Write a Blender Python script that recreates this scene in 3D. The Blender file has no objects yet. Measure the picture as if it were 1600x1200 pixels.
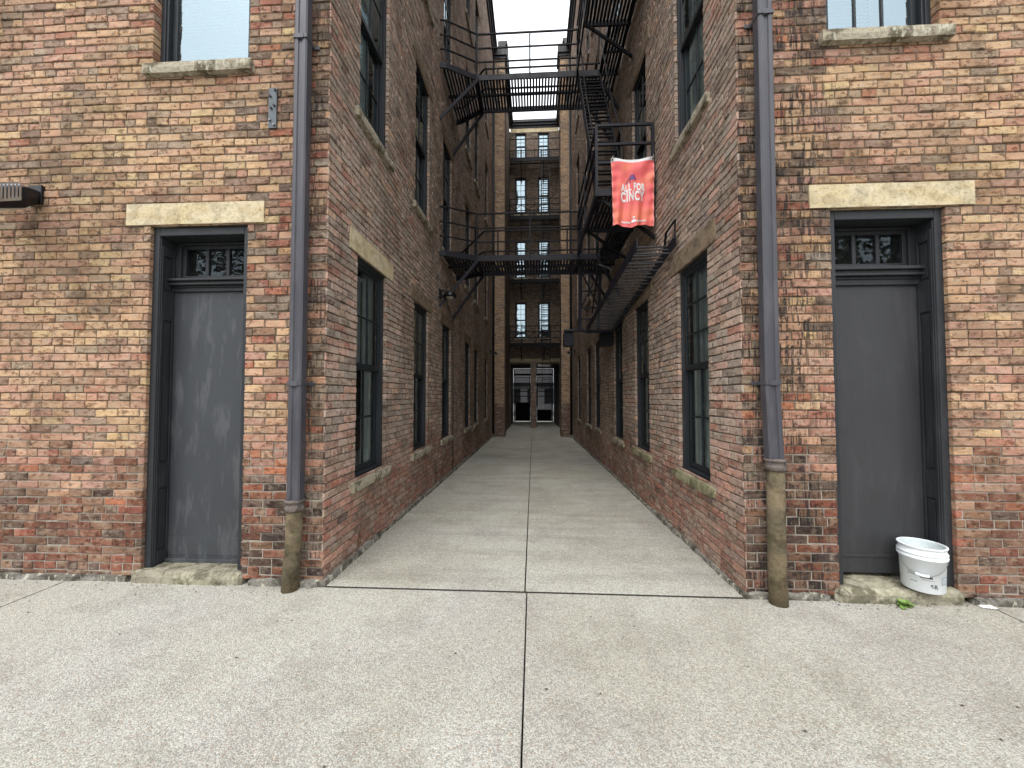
import bpy, bmesh, math, random
from mathutils import Vector, Matrix, noise
R = random.Random(7)
S = bpy.context.scene
COL = S.collection
rad = math.radians

# ------------------------------------------------------------------ helpers
def lin(c):
    c = c / 255.0
    return c / 12.92 if c <= 0.04045 else ((c + 0.055) / 1.055) ** 2.4
def rgb(r, g, b): return (lin(r), lin(g), lin(b), 1.0)

class MB:
    """collects simple shapes and links them as ONE mesh object"""
    def __init__(s): s.v = []; s.f = []; s.m = []; s.c = []; s.usecol = False
    def poly(s, pts, m=0):
        n = len(s.v); s.v += [tuple(p) for p in pts]; s.f.append(tuple(range(n, n + len(pts)))); s.m.append(m)
    def box(s, x0, x1, y0, y1, z0, z1, m=0):
        n = len(s.v)
        s.v += [(x0,y0,z0),(x1,y0,z0),(x1,y1,z0),(x0,y1,z0),(x0,y0,z1),(x1,y0,z1),(x1,y1,z1),(x0,y1,z1)]
        for f in ((0,3,2,1),(4,5,6,7),(0,1,5,4),(1,2,6,5),(2,3,7,6),(3,0,4,7)):
            s.f.append(tuple(n + i for i in f)); s.m.append(m)
    def bar(s, p, q, w, h, up=(0,0,1), m=0):
        p = Vector(p); q = Vector(q); d = (q - p).normalized(); up = Vector(up)
        sd = d.cross(up)
        if sd.length < 1e-4: sd = d.cross(Vector((1,0,0)))
        sd.normalize(); u = sd.cross(d).normalized(); n = len(s.v)
        for e in (p, q):
            for a, b in ((-1,-1),(1,-1),(1,1),(-1,1)): s.v.append(tuple(e + sd * (a * w / 2) + u * (b * h / 2)))
        for f in ((0,1,2,3),(7,6,5,4),(0,4,5,1),(1,5,6,2),(2,6,7,3),(3,7,4,0)):
            s.f.append(tuple(n + i for i in f)); s.m.append(m)
    def tube(s, pts, r, n=8, m=0, cap=True):
        pts = [Vector(p) for p in pts]; rings = []
        for i, p in enumerate(pts):
            d = (pts[min(i+1, len(pts)-1)] - pts[max(i-1, 0)]).normalized()
            a = d.cross(Vector((0,0,1)) if abs(d.z) < .8 else Vector((1,0,0)))
            a.normalize(); b = d.cross(a); k = len(s.v); rings.append(k)
            rr = r[i] if isinstance(r, (list, tuple)) else r
            for j in range(n):
                t = 2 * math.pi * j / n; s.v.append(tuple(p + a * (math.cos(t) * rr) + b * (math.sin(t) * rr)))
        for k0, k1 in zip(rings, rings[1:]):
            for j in range(n):
                s.f.append((k0+j, k0+(j+1)%n, k1+(j+1)%n, k1+j)); s.m.append(m)
        if cap:
            s.f.append(tuple(rings[0]+j for j in range(n))[::-1]); s.m.append(m)
            s.f.append(tuple(rings[-1]+j for j in range(n))); s.m.append(m)
    def lathe(s, prof, c, n=32, m=0):
        ks = []
        for r, z in prof:
            ks.append(len(s.v))
            for j in range(n):
                t = 2*math.pi*j/n; s.v.append((c[0]+r*math.cos(t), c[1]+r*math.sin(t), c[2]+z))
        for k0, k1 in zip(ks, ks[1:]):
            for j in range(n):
                s.f.append((k0+j, k0+(j+1)%n, k1+(j+1)%n, k1+j)); s.m.append(m)
    def build(s, name, mats, parent=None, smooth=False, bevel=0, local=False):
        me = bpy.data.meshes.new(name); me.from_pydata(s.v, [], s.f)
        if not isinstance(mats, (list, tuple)): mats = [mats]
        for mt in mats: me.materials.append(mt)
        if len(mats) > 1: me.polygons.foreach_set('material_index', s.m)
        if s.usecol:
            at = me.attributes.new('tint', 'FLOAT_COLOR', 'POINT')
            flat = [x for c in s.c for x in c]
            at.data.foreach_set('color', flat)
        if smooth: me.polygons.foreach_set('use_smooth', [True] * len(me.polygons))
        me.update()
        o = bpy.data.objects.new(name, me); COL.objects.link(o)
        if parent is not None:
            o.parent = parent
            if not local: o.location = -WL(parent)
        if bevel:
            b = o.modifiers.new('bevel', 'BEVEL'); b.width = bevel; b.segments = 2; b.limit_method = 'ANGLE'; b.angle_limit = rad(40)
        return o
def WL(o):
    v = Vector(o.location)
    while o.parent is not None:
        o = o.parent; v = v + o.location
    return v
def thing(name, label, cat, loc=(0,0,0), group=None):
    o = bpy.data.objects.new(name, None); COL.objects.link(o); o.location = loc
    o.empty_display_size = .2
    o['label'] = label; o['category'] = cat
    if group: o['group'] = group
    return o
def tag(o, label, cat, group=None, kind=None):
    o['label'] = label; o['category'] = cat
    if group: o['group'] = group
    if kind: o['kind'] = kind
    return o
def struct(o, label, cat):
    o['kind'] = 'structure'; o['label'] = label; o['category'] = cat; return o

def stone(mb, x0, x1, y0, y1, z0, z1, seg=.06, amp=.006, seed=0, m=0, rnd=.012):
    """a hewn stone block: subdivided box pushed about by noise"""
    bm = bmesh.new()
    nx, ny, nz = [max(1, min(40, round((b - a) / seg))) for a, b in ((x0,x1),(y0,y1),(z0,z1))]
    import itertools
    idx = {}
    def vert(i, j, k):
        key = (i, j, k)
        if key not in idx:
            p = Vector((x0+(x1-x0)*i/nx, y0+(y1-y0)*j/ny, z0+(z1-z0)*k/nz))
            c = Vector(((x0+x1)/2, (y0+y1)/2, (z0+z1)/2))
            edge = (i in (0,nx)) + (j in (0,ny)) + (k in (0,nz))
            q = p + Vector((seed*3.1, seed*1.7, 0))
            d = noise.noise_vector(q * 9) * amp + noise.noise_vector(q * 30) * amp * .5
            if edge >= 2:
                for a in range(3):
                    ix, nn = (i,j,k)[a], (nx,ny,nz)[a]
                    if ix == 0: d[a] += rnd * .5 * (.6 + .8*abs(noise.noise(q*14)))
                    if ix == nn: d[a] -= rnd * .5 * (.6 + .8*abs(noise.noise(q*14)))
            idx[key] = len(mb.v); mb.v.append(tuple(p + d))
        return idx[key]
    for i in range(nx):
        for j in range(ny):
            mb.f.append((vert(i,j,0),vert(i,j+1,0),vert(i+1,j+1,0),vert(i+1,j,0))); mb.m.append(m)
            mb.f.append((vert(i,j,nz),vert(i+1,j,nz),vert(i+1,j+1,nz),vert(i,j+1,nz))); mb.m.append(m)
    for i in range(nx):
        for k in range(nz):
            mb.f.append((vert(i,0,k),vert(i+1,0,k),vert(i+1,0,k+1),vert(i,0,k+1))); mb.m.append(m)
            mb.f.append((vert(i,ny,k),vert(i,ny,k+1),vert(i+1,ny,k+1),vert(i+1,ny,k))); mb.m.append(m)
    for j in range(ny):
        for k in range(nz):
            mb.f.append((vert(0,j,k),vert(0,j,k+1),vert(0,j+1,k+1),vert(0,j+1,k))); mb.m.append(m)
            mb.f.append((vert(nx,j,k),vert(nx,j+1,k),vert(nx,j+1,k+1),vert(nx,j,k+1))); mb.m.append(m)
    bm.free()

# ------------------------------------------------------------------ materials
class NT:
    def __init__(s, name):
        s.mat = bpy.data.materials.new(name); s.mat.use_nodes = True
        s.t = s.mat.node_tree; s.t.nodes.clear()
        s.out = s.t.nodes.new('ShaderNodeOutputMaterial')
    def n(s, typ, **kw):
        o = s.t.nodes.new(typ)
        for k, v in kw.items():
            if k == 'inp':
                for a, b in v.items(): s.set(o, a, b)
            else: setattr(o, k, v)
        return o
    def set(s, node, key, val):
        i = node.inputs[key]
        if isinstance(val, bpy.types.NodeSocket): s.t.links.new(val, i)
        else: i.default_value = val
    def coord(s, scale=(1,1,1), loc=(0,0,0)):
        if not hasattr(s, 'tc'): s.tc = s.n('ShaderNodeTexCoord')
        mp = s.n('ShaderNodeMapping'); s.t.links.new(s.tc.outputs['Object'], mp.inputs['Vector'])
        mp.inputs['Scale'].default_value = scale; mp.inputs['Location'].default_value = loc
        return mp.outputs['Vector']
    def noise(s, scale, detail=4, rough=.55, sc=(1,1,1), loc=(0,0,0), dist=0):
        o = s.n('ShaderNodeTexNoise'); s.set(o, 'Vector', s.coord(sc, loc))
        o.inputs['Scale'].default_value = scale; o.inputs['Detail'].default_value = detail
        o.inputs['Roughness'].default_value = rough; o.inputs['Distortion'].default_value = dist
        return o.outputs['Fac']
    def ramp(s, fac, a, b, va=0., vb=1.):
        o = s.n('ShaderNodeMapRange'); o.interpolation_type = 'SMOOTHSTEP'
        s.set(o, 'Value', fac); o.inputs['From Min'].default_value = a; o.inputs['From Max'].default_value = b
        o.inputs['To Min'].default_value = va; o.inputs['To Max'].default_value = vb
        return o.outputs['Result']
    def math(s, op, a, b=0.):
        o = s.n('ShaderNodeMath', operation=op); s.set(o, 0, a); s.set(o, 1, b); return o.outputs[0]
    def mix(s, fac, a, b, mode='MIX'):
        o = s.n('ShaderNodeMix', data_type='RGBA', blend_type=mode)
        s.set(o, 'Factor', fac)
        s.set(o, o.inputs[6].identifier if False else 6, a); s.set(o, 7, b)
        return o.outputs[2]
    def xyz(s):
        if not hasattr(s, 'tc'): s.tc = s.n('ShaderNodeTexCoord')
        o = s.n('ShaderNodeSeparateXYZ'); s.t.links.new(s.tc.outputs['Object'], o.inputs[0]); return o.outputs
    def bump(s, h, strength=.5, dist=.01, normal=None):
        o = s.n('ShaderNodeBump'); s.set(o, 'Height', h); o.inputs['Strength'].default_value = strength; o.inputs['Distance'].default_value = dist
        if normal is not None: s.set(o, 'Normal', normal)
        return o.outputs[0]
    def principled(s, col, rough=.8, metal=0., normal=None, spec=None):
        o = s.n('ShaderNodeBsdfPrincipled'); s.set(o, 'Base Color', col); s.set(o, 'Roughness', rough); s.set(o, 'Metallic', metal)
        if normal is not None: s.set(o, 'Normal', normal)
        if spec is not None: s.set(o, 'Specular IOR Level', spec)
        s.t.links.new(o.outputs[0], s.out.inputs[0]); return o
    def val(s, v): 
        o = s.n('ShaderNodeRGB'); o.outputs[0].default_value = v; return o.outputs[0]

def brick_mat(name, sooty=.3, streak=None, grime=.8, tone=.87, sat=.97):
    t = NT(name)
    at = t.n('ShaderNodeAttribute', attribute_name='tint')
    col = at.outputs['Color']; seed = t.math('MULTIPLY', at.outputs['Alpha'], 60.)
    def n4(scale, detail, rough, sc=(1,1,1), loc=(0,0,0)):          # each brick gets its own pattern
        o = t.n('ShaderNodeTexNoise', noise_dimensions='4D'); t.set(o, 'Vector', t.coord(sc, loc)); t.set(o, 'W', seed)
        o.inputs['Scale'].default_value = scale; o.inputs['Detail'].default_value = detail; o.inputs['Roughness'].default_value = rough
        return o.outputs['Fac']
    n1 = n4(9, 4, .6, (1,1,1.7)); n2 = n4(19, 6, .70, (1,1,1.5)); n5 = n4(24, 4, .65, (1,1,2), (4,2,7)); n6 = n4(14, 4, .65, (1,1,1.6), (8,2,1))
    n3 = t.noise(.9, 5, .62); n7 = t.noise(3.1, 5, .65, loc=(2,7,4)); nf = t.noise(150, 3, .65)
    col = t.mix(t.ramp(n1, .42, .60, 0, .55), col, (.72,.62,.56,1), 'MULTIPLY')
    col = t.mix(t.ramp(n6, .50, .64, 0, .40), col, (.47,.40,.30,1))                    # paler skin
    col = t.mix(t.ramp(n2, .51, .61, 0, grime), col, (.30,.245,.22,1), 'MULTIPLY')      # burnt and worn patches
    col = t.mix(t.ramp(n5, .57, .66, 0, .42), col, (.52,.46,.37,1))                    # lime smears
    col = t.mix(t.ramp(nf, .46, .64, 0, .45), col, (.50,.46,.43,1), 'MULTIPLY')
    col = t.mix(t.ramp(n3, .44, .64, 0, sooty), col, (.44,.41,.38,1), 'MULTIPLY')      # soot in clouds
    col = t.mix(t.ramp(n7, .53, .66, 0, sooty), col, (.36,.34,.32,1), 'MULTIPLY')
    hsv = t.n('ShaderNodeHueSaturation'); t.set(hsv, 'Color', col); hsv.inputs['Saturation'].default_value = sat; col = hsv.outputs[0]
    col = t.mix(1.0, col, (tone, tone*.985, tone*.955, 1), 'MULTIPLY')
    x, y, z = t.xyz()
    if streak:
        x0, x1 = streak
        ns = t.noise(1, 3, .65, sc=(60,60,5)); nb = t.noise(2.2, 4, .6, loc=(9,1,3)); nl = t.noise(7, 3, .6, loc=(3,8,1))
        mx = t.math('MULTIPLY', t.ramp(x, x0-.05, x0+.02), t.ramp(x, x1-.25, x1+.25, 1, 0))
        g = t.math('MULTIPLY', t.ramp(nb, .36, .52), mx)
        st = t.math('MULTIPLY', t.math('MULTIPLY', t.ramp(ns, .50, .545), t.ramp(nl, .40, .48)), g)
        col = t.mix(t.math('MULTIPLY', g, .45), col, (.52,.47,.44,1), 'MULTIPLY')
        col = t.mix(t.math('MULTIPLY', st, .88), col, (.02,.018,.018,1))
    h = t.math('ADD', t.math('MULTIPLY', n2, .8), t.math('ADD', t.math('MULTIPLY', n1, .6), t.math('MULTIPLY', nf, .22)))
    t.principled(col, .92, 0, t.bump(h, 1.0, .014), .2)
    return t.mat
def mortar_mat(name, hi, lo):
    t = NT(name); x, y, z = t.xyz()
    n = t.noise(6, 5, .6); n2 = t.noise(90, 4, .7); nz = t.noise(1.5, 3, .6)
    zz = t.math('ADD', z, t.math('MULTIPLY', nz, 1.4))
    base = t.mix(t.ramp(zz, 1.3, 2.3), lo, hi)
    base = t.mix(t.ramp(n, .4, .65, 0, .6), base, (.5,.46,.43,1), 'MULTIPLY')
    base = t.mix(t.ramp(n2, .4, .7, 0, .5), base, (.45,.42,.4,1), 'MULTIPLY')
    t.principled(base, .95, 0, t.bump(n2, .8, .006), .2); return t.mat
def stone_mat(name, c1, c2, dirt=.5, moss=0., lichen=0.):
    t = NT(name); n = t.noise(3, 5, .6, sc=(1,1,3)); n2 = t.noise(40, 5, .7); n3 = t.noise(8, 5, .65, loc=(5,5,1)); n4 = t.noise(25, 4, .6, sc=(1,1,.5), loc=(2,7,1))
    c = t.mix(t.ramp(n, .35, .65), c1, c2)
    c = t.mix(t.ramp(n3, .46, .62, 0, dirt), c, (.24,.22,.19,1), 'MULTIPLY')
    c = t.mix(t.ramp(n2, .48, .64, 0, .5), c, (.5,.46,.4,1), 'MULTIPLY')
    if moss: c = t.mix(t.ramp(n4, .47, .60, 0, moss), c, (.10,.105,.045,1))
    if lichen: c = t.mix(t.ramp(n4, .56, .60, 0, lichen), c, (.62,.6,.5,1))
    h = t.math('ADD', n2, t.math('MULTIPLY', n3, 1.2))
    t.principled(c, .9, 0, t.bump(h, .7, .012), .25); return t.mat
def paint_mat(name, c, rough=.45, wear=.25, worn=None, bumps=.25, vert=True, spec=.28):
    t = NT(name); n = t.noise(5, 5, .65, sc=(2.2,2.2,.45) if vert else (1,1,1)); n2 = t.noise(70, 4, .6); n3 = t.noise(2.0, 4, .6, loc=(3,1,4))
    worn = worn or tuple(min(1, k * 2.1 + .015) for k in c[:3]) + (1,)
    col = t.mix(t.ramp(n, .5, .63, 0, wear), c, worn)
    col = t.mix(t.ramp(n3, .4, .7, 0, .35), col, tuple(k*.72 for k in c[:3]) + (1,))
    t.principled(col, t.ramp(n, .3, .7, rough - .08, rough + .15), 0, t.bump(t.math('ADD', n2, t.math('MULTIPLY', n, 2)), bumps, .004), spec); return t.mat
def concrete_mat(name, base, tint=1.0, deep=0.):
    t = NT(name); x, y, z = t.xyz()
    v = t.n('ShaderNodeTexVoronoi'); t.set(v, 'Vector', t.coord()); v.inputs['Scale'].default_value = 150
    v2 = t.n('ShaderNodeTexVoronoi'); t.set(v2, 'Vector', t.coord(loc=(3,1,2))); v2.inputs['Scale'].default_value = 260
    bw = t.n('ShaderNodeSeparateColor'); t.set(bw, 0, v.outputs['Color']); bw2 = t.n('ShaderNodeSeparateColor'); t.set(bw2, 0, v2.outputs['Color'])
    n0 = t.noise(.55, 5, .6); n1 = t.noise(2.2, 6, .65, loc=(1,4,0)); n2 = t.noise(34, 5, .75); n3 = t.noise(190, 2, .6)
    nl = t.noise(1.3, 5, .7, sc=(.4, 3.2, 1), loc=(7,2,0))
    c = t.mix(t.ramp(bw.outputs[0], .1, .9), tuple(k*.76 for k in base) + (1,), tuple(min(1,k*1.2) for k in base) + (1,))
    c = t.mix(t.ramp(bw2.outputs[1], .72, .96, 0, .5), c, (.70,.66,.57,1))
    c = t.mix(t.ramp(bw2.outputs[0], .80, .98, 0, .5), c, (.10,.085,.07,1))
    c = t.mix(t.ramp(bw.outputs[2], .86, .98, 0, .5), c, (.30,.19,.11,1))
    c = t.mix(t.ramp(n2, .4, .7, 0, .30), c, (.55,.53,.5,1), 'MULTIPLY')
    c = t.mix(t.ramp(n0, .42, .60, 0, .36), c, (.70,.66,.60,1), 'MULTIPLY')
    c = t.mix(t.ramp(n1, .48, .62, 0, .34), c, (.66,.64,.62,1), 'MULTIPLY')
    if deep: c = t.mix(t.ramp(nl, .42, .70, 0, deep), c, (.50,.47,.42,1), 'MULTIPLY')
    nh = t.noise(.8, 4, .6, loc=(4,9,2)); c = t.mix(t.ramp(nh, .42, .60, .5, 0), c, (.96,.97,.90,1), 'MULTIPLY'); c = t.mix(t.ramp(nh, .52, .66, 0, .35), c, (.90,.90,.92,1), 'MULTIPLY')
    h = t.math('ADD', t.math('MULTIPLY', v.outputs['Distance'], -1.2), t.math('ADD', n3, n2))
    t.principled(c, .92, 0, t.bump(h, .55, .006), .25); return t.mat
def glass_mat(name, tint=(.86,.92,.92,1), ior=2.0):
    t = NT(name); n = t.noise(3.5, 2, .5); n2 = t.noise(22, 5, .65)
    fr = t.n('ShaderNodeFresnel'); fr.inputs['IOR'].default_value = ior
    nb = t.bump(n, .10, .012); t.set(fr, 'Normal', nb)
    g = t.n('ShaderNodeBsdfGlossy'); g.inputs['Roughness'].default_value = .015; g.inputs['Color'].default_value = (.74,.92,1,1); t.set(g, 'Normal', nb)
    tr = t.n('ShaderNodeBsdfTransparent'); tr.inputs['Color'].default_value = tint
    d = t.n('ShaderNodeBsdfDiffuse'); d.inputs['Color'].default_value = (.35,.35,.33,1)
    m1 = t.n('ShaderNodeMixShader'); t.set(m1, 0, t.ramp(n2, .4, .8, .01, .08)); t.t.links.new(tr.outputs[0], m1.inputs[1]); t.t.links.new(d.outputs[0], m1.inputs[2])
    m = t.n('ShaderNodeMixShader'); t.t.links.new(fr.outputs[0], m.inputs[0]); t.t.links.new(m1.outputs[0], m.inputs[1]); t.t.links.new(g.outputs[0], m.inputs[2])
    t.t.links.new(m.outputs[0], t.out.inputs[0]); return t.mat
def plain(name, c, rough=.6, metal=0., var=.25, scale=12):
    t = NT(name); n = t.noise(scale, 5, .65); n2 = t.noise(scale*9, 3, .6)
    col = t.mix(t.ramp(n, .35, .7, 0, var), c, tuple(k*.45 for k in c[:3]) + (1,))
    t.principled(col, rough, metal, t.bump(n2, .2, .003)); return t.mat

M = {}
M['brick_left'] = brick_mat('brick_left', .58, (-1.80, -1.60))
M['brick_right'] = brick_mat('brick_right', .54, (1.56, 2.25))
M['brick_alley'] = brick_mat('brick_alley', .45, None, .7, 1.08, .90)
M['brick_rear'] = brick_mat('brick_rear', .25, None, .5, .92, .82)
M['mortar'] = mortar_mat('mortar', (.155,.118,.082,1), (.36,.325,.275,1))
M['mortar_alley'] = mortar_mat('mortar_alley', (.10,.082,.066,1), (.17,.15,.125,1))
M['limestone'] = stone_mat('limestone', (.53,.43,.255,1), (.58,.50,.34,1), .3, 0, .1)
M['sandstone'] = stone_mat('sandstone', (.27,.20,.13,1), (.22,.17,.12,1), .5)
M['sillstone'] = stone_mat('sillstone', (.33,.29,.205,1), (.38,.34,.26,1), .85, .35, .5)
M['sillmoss'] = stone_mat('sillmoss', (.26,.25,.14,1), (.33,.30,.2,1), .7, .6)
M['stepstone'] = stone_mat('stepstone', (.37,.35,.26,1), (.25,.23,.175,1), .8, .3)
M['foundation'] = stone_mat('foundation', (.25,.235,.21,1), (.13,.12,.10,1), .85, .3, .45)
M['doorpaint'] = paint_mat('doorpaint', (.046,.050,.055,1), .5, .42, (.11,.115,.12,1))
M['trimpaint'] = paint_mat('trimpaint', (.024,.026,.029,1), .42, .22, bumps=.4)
M['doordark'] = paint_mat('doordark', (.038,.0385,.041,1), .5, .12)
M['sash'] = paint_mat('sash', (.014,.018,.020,1), .4, .2)
M['frame'] = paint_mat('frame', (.021,.024,.028,1), .5, .3, bumps=.5)
M['iron'] = paint_mat('iron', (.0075,.0075,.010,1), .5, .2, (.025,.023,.026,1), .4, False, .15)
M['iron_grey'] = paint_mat('iron_grey', (.014,.0135,.019,1), .45, .2, (.04,.038,.044,1), .3, False, .2)
M['downspout'] = paint_mat('downspout', (.050,.050,.060,1), .42, .3, (.115,.11,.12,1), .1, True, .45)
M['boot'] = stone_mat('boot', (.165,.128,.078,1), (.105,.086,.056,1), .6, .2)
M['collar'] = stone_mat('collar', (.17,.135,.12,1), (.12,.1,.09,1), .6)
M['concrete'] = concrete_mat('concrete', (.395,.39,.355))
M['concrete_alley'] = concrete_mat('concrete_alley', (.415,.412,.372), deep=.34)
M['glass'] = glass_mat('glass')
M['glass_transom'] = glass_mat('glass_transom', (.6,.64,.64,1), 1.42)
M['glass_dark'] = glass_mat('glass_dark', (.17,.17,.175,1), 1.5)
M['glass_front'] = glass_mat('glass_front', (.9,.95,.96,1), 3.4)
M['blind'] = plain('blind', (.78,.80,.80,1), .6, 0, .08)
M['curtain'] = plain('curtain', (.88,.93,.90,1), .8, 0, .3, 4)
M['dark'] = plain('dark', (.02,.02,.022,1), .8)
M['cornice'] = paint_mat('cornice', (.024,.022,.024,1), .5, .2)
M['steel'] = plain('steel', (.22,.23,.24,1), .45, .6, .6, 30); M['darksteel'] = plain('darksteel', (.085,.10,.11,1), .5, .3, .6, 30)
M['lampblack'] = paint_mat('lampblack', (.006,.0065,.009,1), .35, .1, (.02,.02,.022,1), .1, False, .3)
M['heatsink'] = plain('heatsink', (.55,.58,.62,1), .3, .9)
M['treadlit'] = paint_mat('treadlit', (.05,.05,.054,1), .45, .3, (.12,.12,.12,1), .2, False, .3)  # paler than the iron: highlights on the drop stair treads put into the paint
M['lens'] = plain('lens', (.42,.40,.34,1), .25)
M['bucket'] = plain('bucket', (.80,.84,.86,1), .38, 0, .10, 9)
M['bucket_in'] = plain('bucket_in', (.62,.68,.68,1), .6, 0, .45, 7)
M['ink'] = plain('ink', (.01,.01,.012,1), .5)
M['greylabel'] = plain('greylabel', (.36,.40,.43,1), .5, 0, .5, 60)
M['leaf'] = plain('leaf', (.16,.27,.055,1), .5, 0, .4, 30)
M['leafdark'] = plain('leafdark', (.045,.075,.022,1), .6, 0, .5, 2)
M['whitecloth'] = plain('whitecloth', (.8,.8,.8,1), .8)
M['paper'] = plain('paper', (.7,.7,.68,1), .8)
M['ground'] = plain('ground', (.06,.055,.048,1), .95)
M['joint'] = plain('joint', (.045,.04,.032,1), .95)
M['asphalt'] = plain('asphalt', (.055,.055,.057,1), .9)
M['roof'] = plain('roof', (.05,.05,.05,1), .9)
M['room'] = plain('room', (.10,.095,.09,1), .9)

# ------------------------------------------------------------------ brick colours (fired colour of each brick; recess tints also hold its shade)
TAN=(204,172,136); YEL=(212,188,142); PTAN=(202,164,137); PINK=(192,148,130); RED=(168,106,88); BRN=(154,124,104); DRK=(116,101,92); GRY=(150,138,124); RBR=(142,98,80); ORG=(190,122,90); BLK=(76,70,66)
def blend(c, d, k): return tuple(a*(1-k)+b*k for a, b in zip(c[:3], (lin(q) for q in d))) + (c[3],)
def pick(w):
    t = R.random() * sum(a for a, _ in w)
    for a, c in w:
        t -= a
        if t <= 0: break
    j = 1 + R.uniform(-.07, .07); k = R.uniform(-4, 4)
    c = (max(0, c[0]*j + k), max(0, c[1]*j), max(0, c[2]*j - k))
    return tuple(lin(min(255, q)) for q in c) + (R.random(),)
def col_facade(side):
    def f(u, z):
        a = noise.noise(Vector((u*.7, z*1.0, 3+side))); b = noise.noise(Vector((u*1.6, z*1.9, 9+side)))
        ze = z + .28 * b
        e = (-1.655 - u) if side == 0 else (u - 1.572)          # distance from the alley corner
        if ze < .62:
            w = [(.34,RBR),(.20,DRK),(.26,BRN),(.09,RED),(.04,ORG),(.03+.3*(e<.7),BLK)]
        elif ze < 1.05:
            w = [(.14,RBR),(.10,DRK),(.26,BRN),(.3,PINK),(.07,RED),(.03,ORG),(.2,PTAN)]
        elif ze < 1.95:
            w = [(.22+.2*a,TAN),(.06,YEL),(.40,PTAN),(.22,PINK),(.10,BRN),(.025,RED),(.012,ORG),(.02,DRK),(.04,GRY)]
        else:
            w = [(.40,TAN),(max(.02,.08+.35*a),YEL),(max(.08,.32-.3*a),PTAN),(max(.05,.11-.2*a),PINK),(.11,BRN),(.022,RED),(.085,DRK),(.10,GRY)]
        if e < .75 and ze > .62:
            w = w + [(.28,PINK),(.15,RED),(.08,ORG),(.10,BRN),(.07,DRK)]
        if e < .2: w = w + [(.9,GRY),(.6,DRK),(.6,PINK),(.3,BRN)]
        if 4.0 < z and abs(u - (-2.76 if side == 0 else 2.65)) < .62: w = w + [(.16,RED),(.2,BRN),(.15,DRK)]
        c = pick(w)
        g = noise.noise(Vector((u*.45, z*.6, 51+side))) + .5*noise.noise(Vector((u*1.3, z*1.2, 61)))
        base = TAN if g > 0 else PTAN
        if ze < 1.05: base = BRN if ze > .62 else RBR
        return blend(c, base, (.36 if e > .75 else .12) if ze > 1.05 else .15)
    return f
AB=(168,150,136); AG=(160,149,137); AP=(186,160,146); AD=(136,122,112); AR=(158,116,100)
def col_alley(u, z):
    a = noise.noise(Vector((u*.6, z*.8, 21))); b = noise.noise(Vector((u*1.5, z*1.7, 33)))
    ze = z + .35*b + .10*u
    if ze < .75: w = [(.45,AR),(.2,AD),(.3,AB),(.05,RED),(.02,BLK)]
    elif ze < 1.25: w = [(.3,AR),(.2,AD),(.3,AB),(.2,AP)]
    else: w = [(.34,AB),(max(.05,.2+.3*a),AG),(max(.06,.3-.03*u-.2*a),AP),(.11,AD),(.05,AR),(.05,PTAN)]
    if u < .5: w = w + [(.35,PINK),(.05,RED),(.12,GRY)]
    return blend(pick(w), AB if ze > 1.0 else AR, .3)
def col_rear(u, z):
    return pick([(.4,(204,170,132)),(.25,(192,158,126)),(.15,(208,178,136)),(.1,AB)] if z > 1.2 else [(.5,RBR),(.3,AD),(.2,AB)])
def col_recess(u, z):  # recess walls and pier flanks: their shade is put into darker tints
    return pick([(.25,(146,122,98)),(.3,(140,120,104)),(.35,(112,98,86)),(.12,(126,112,98))])

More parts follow.
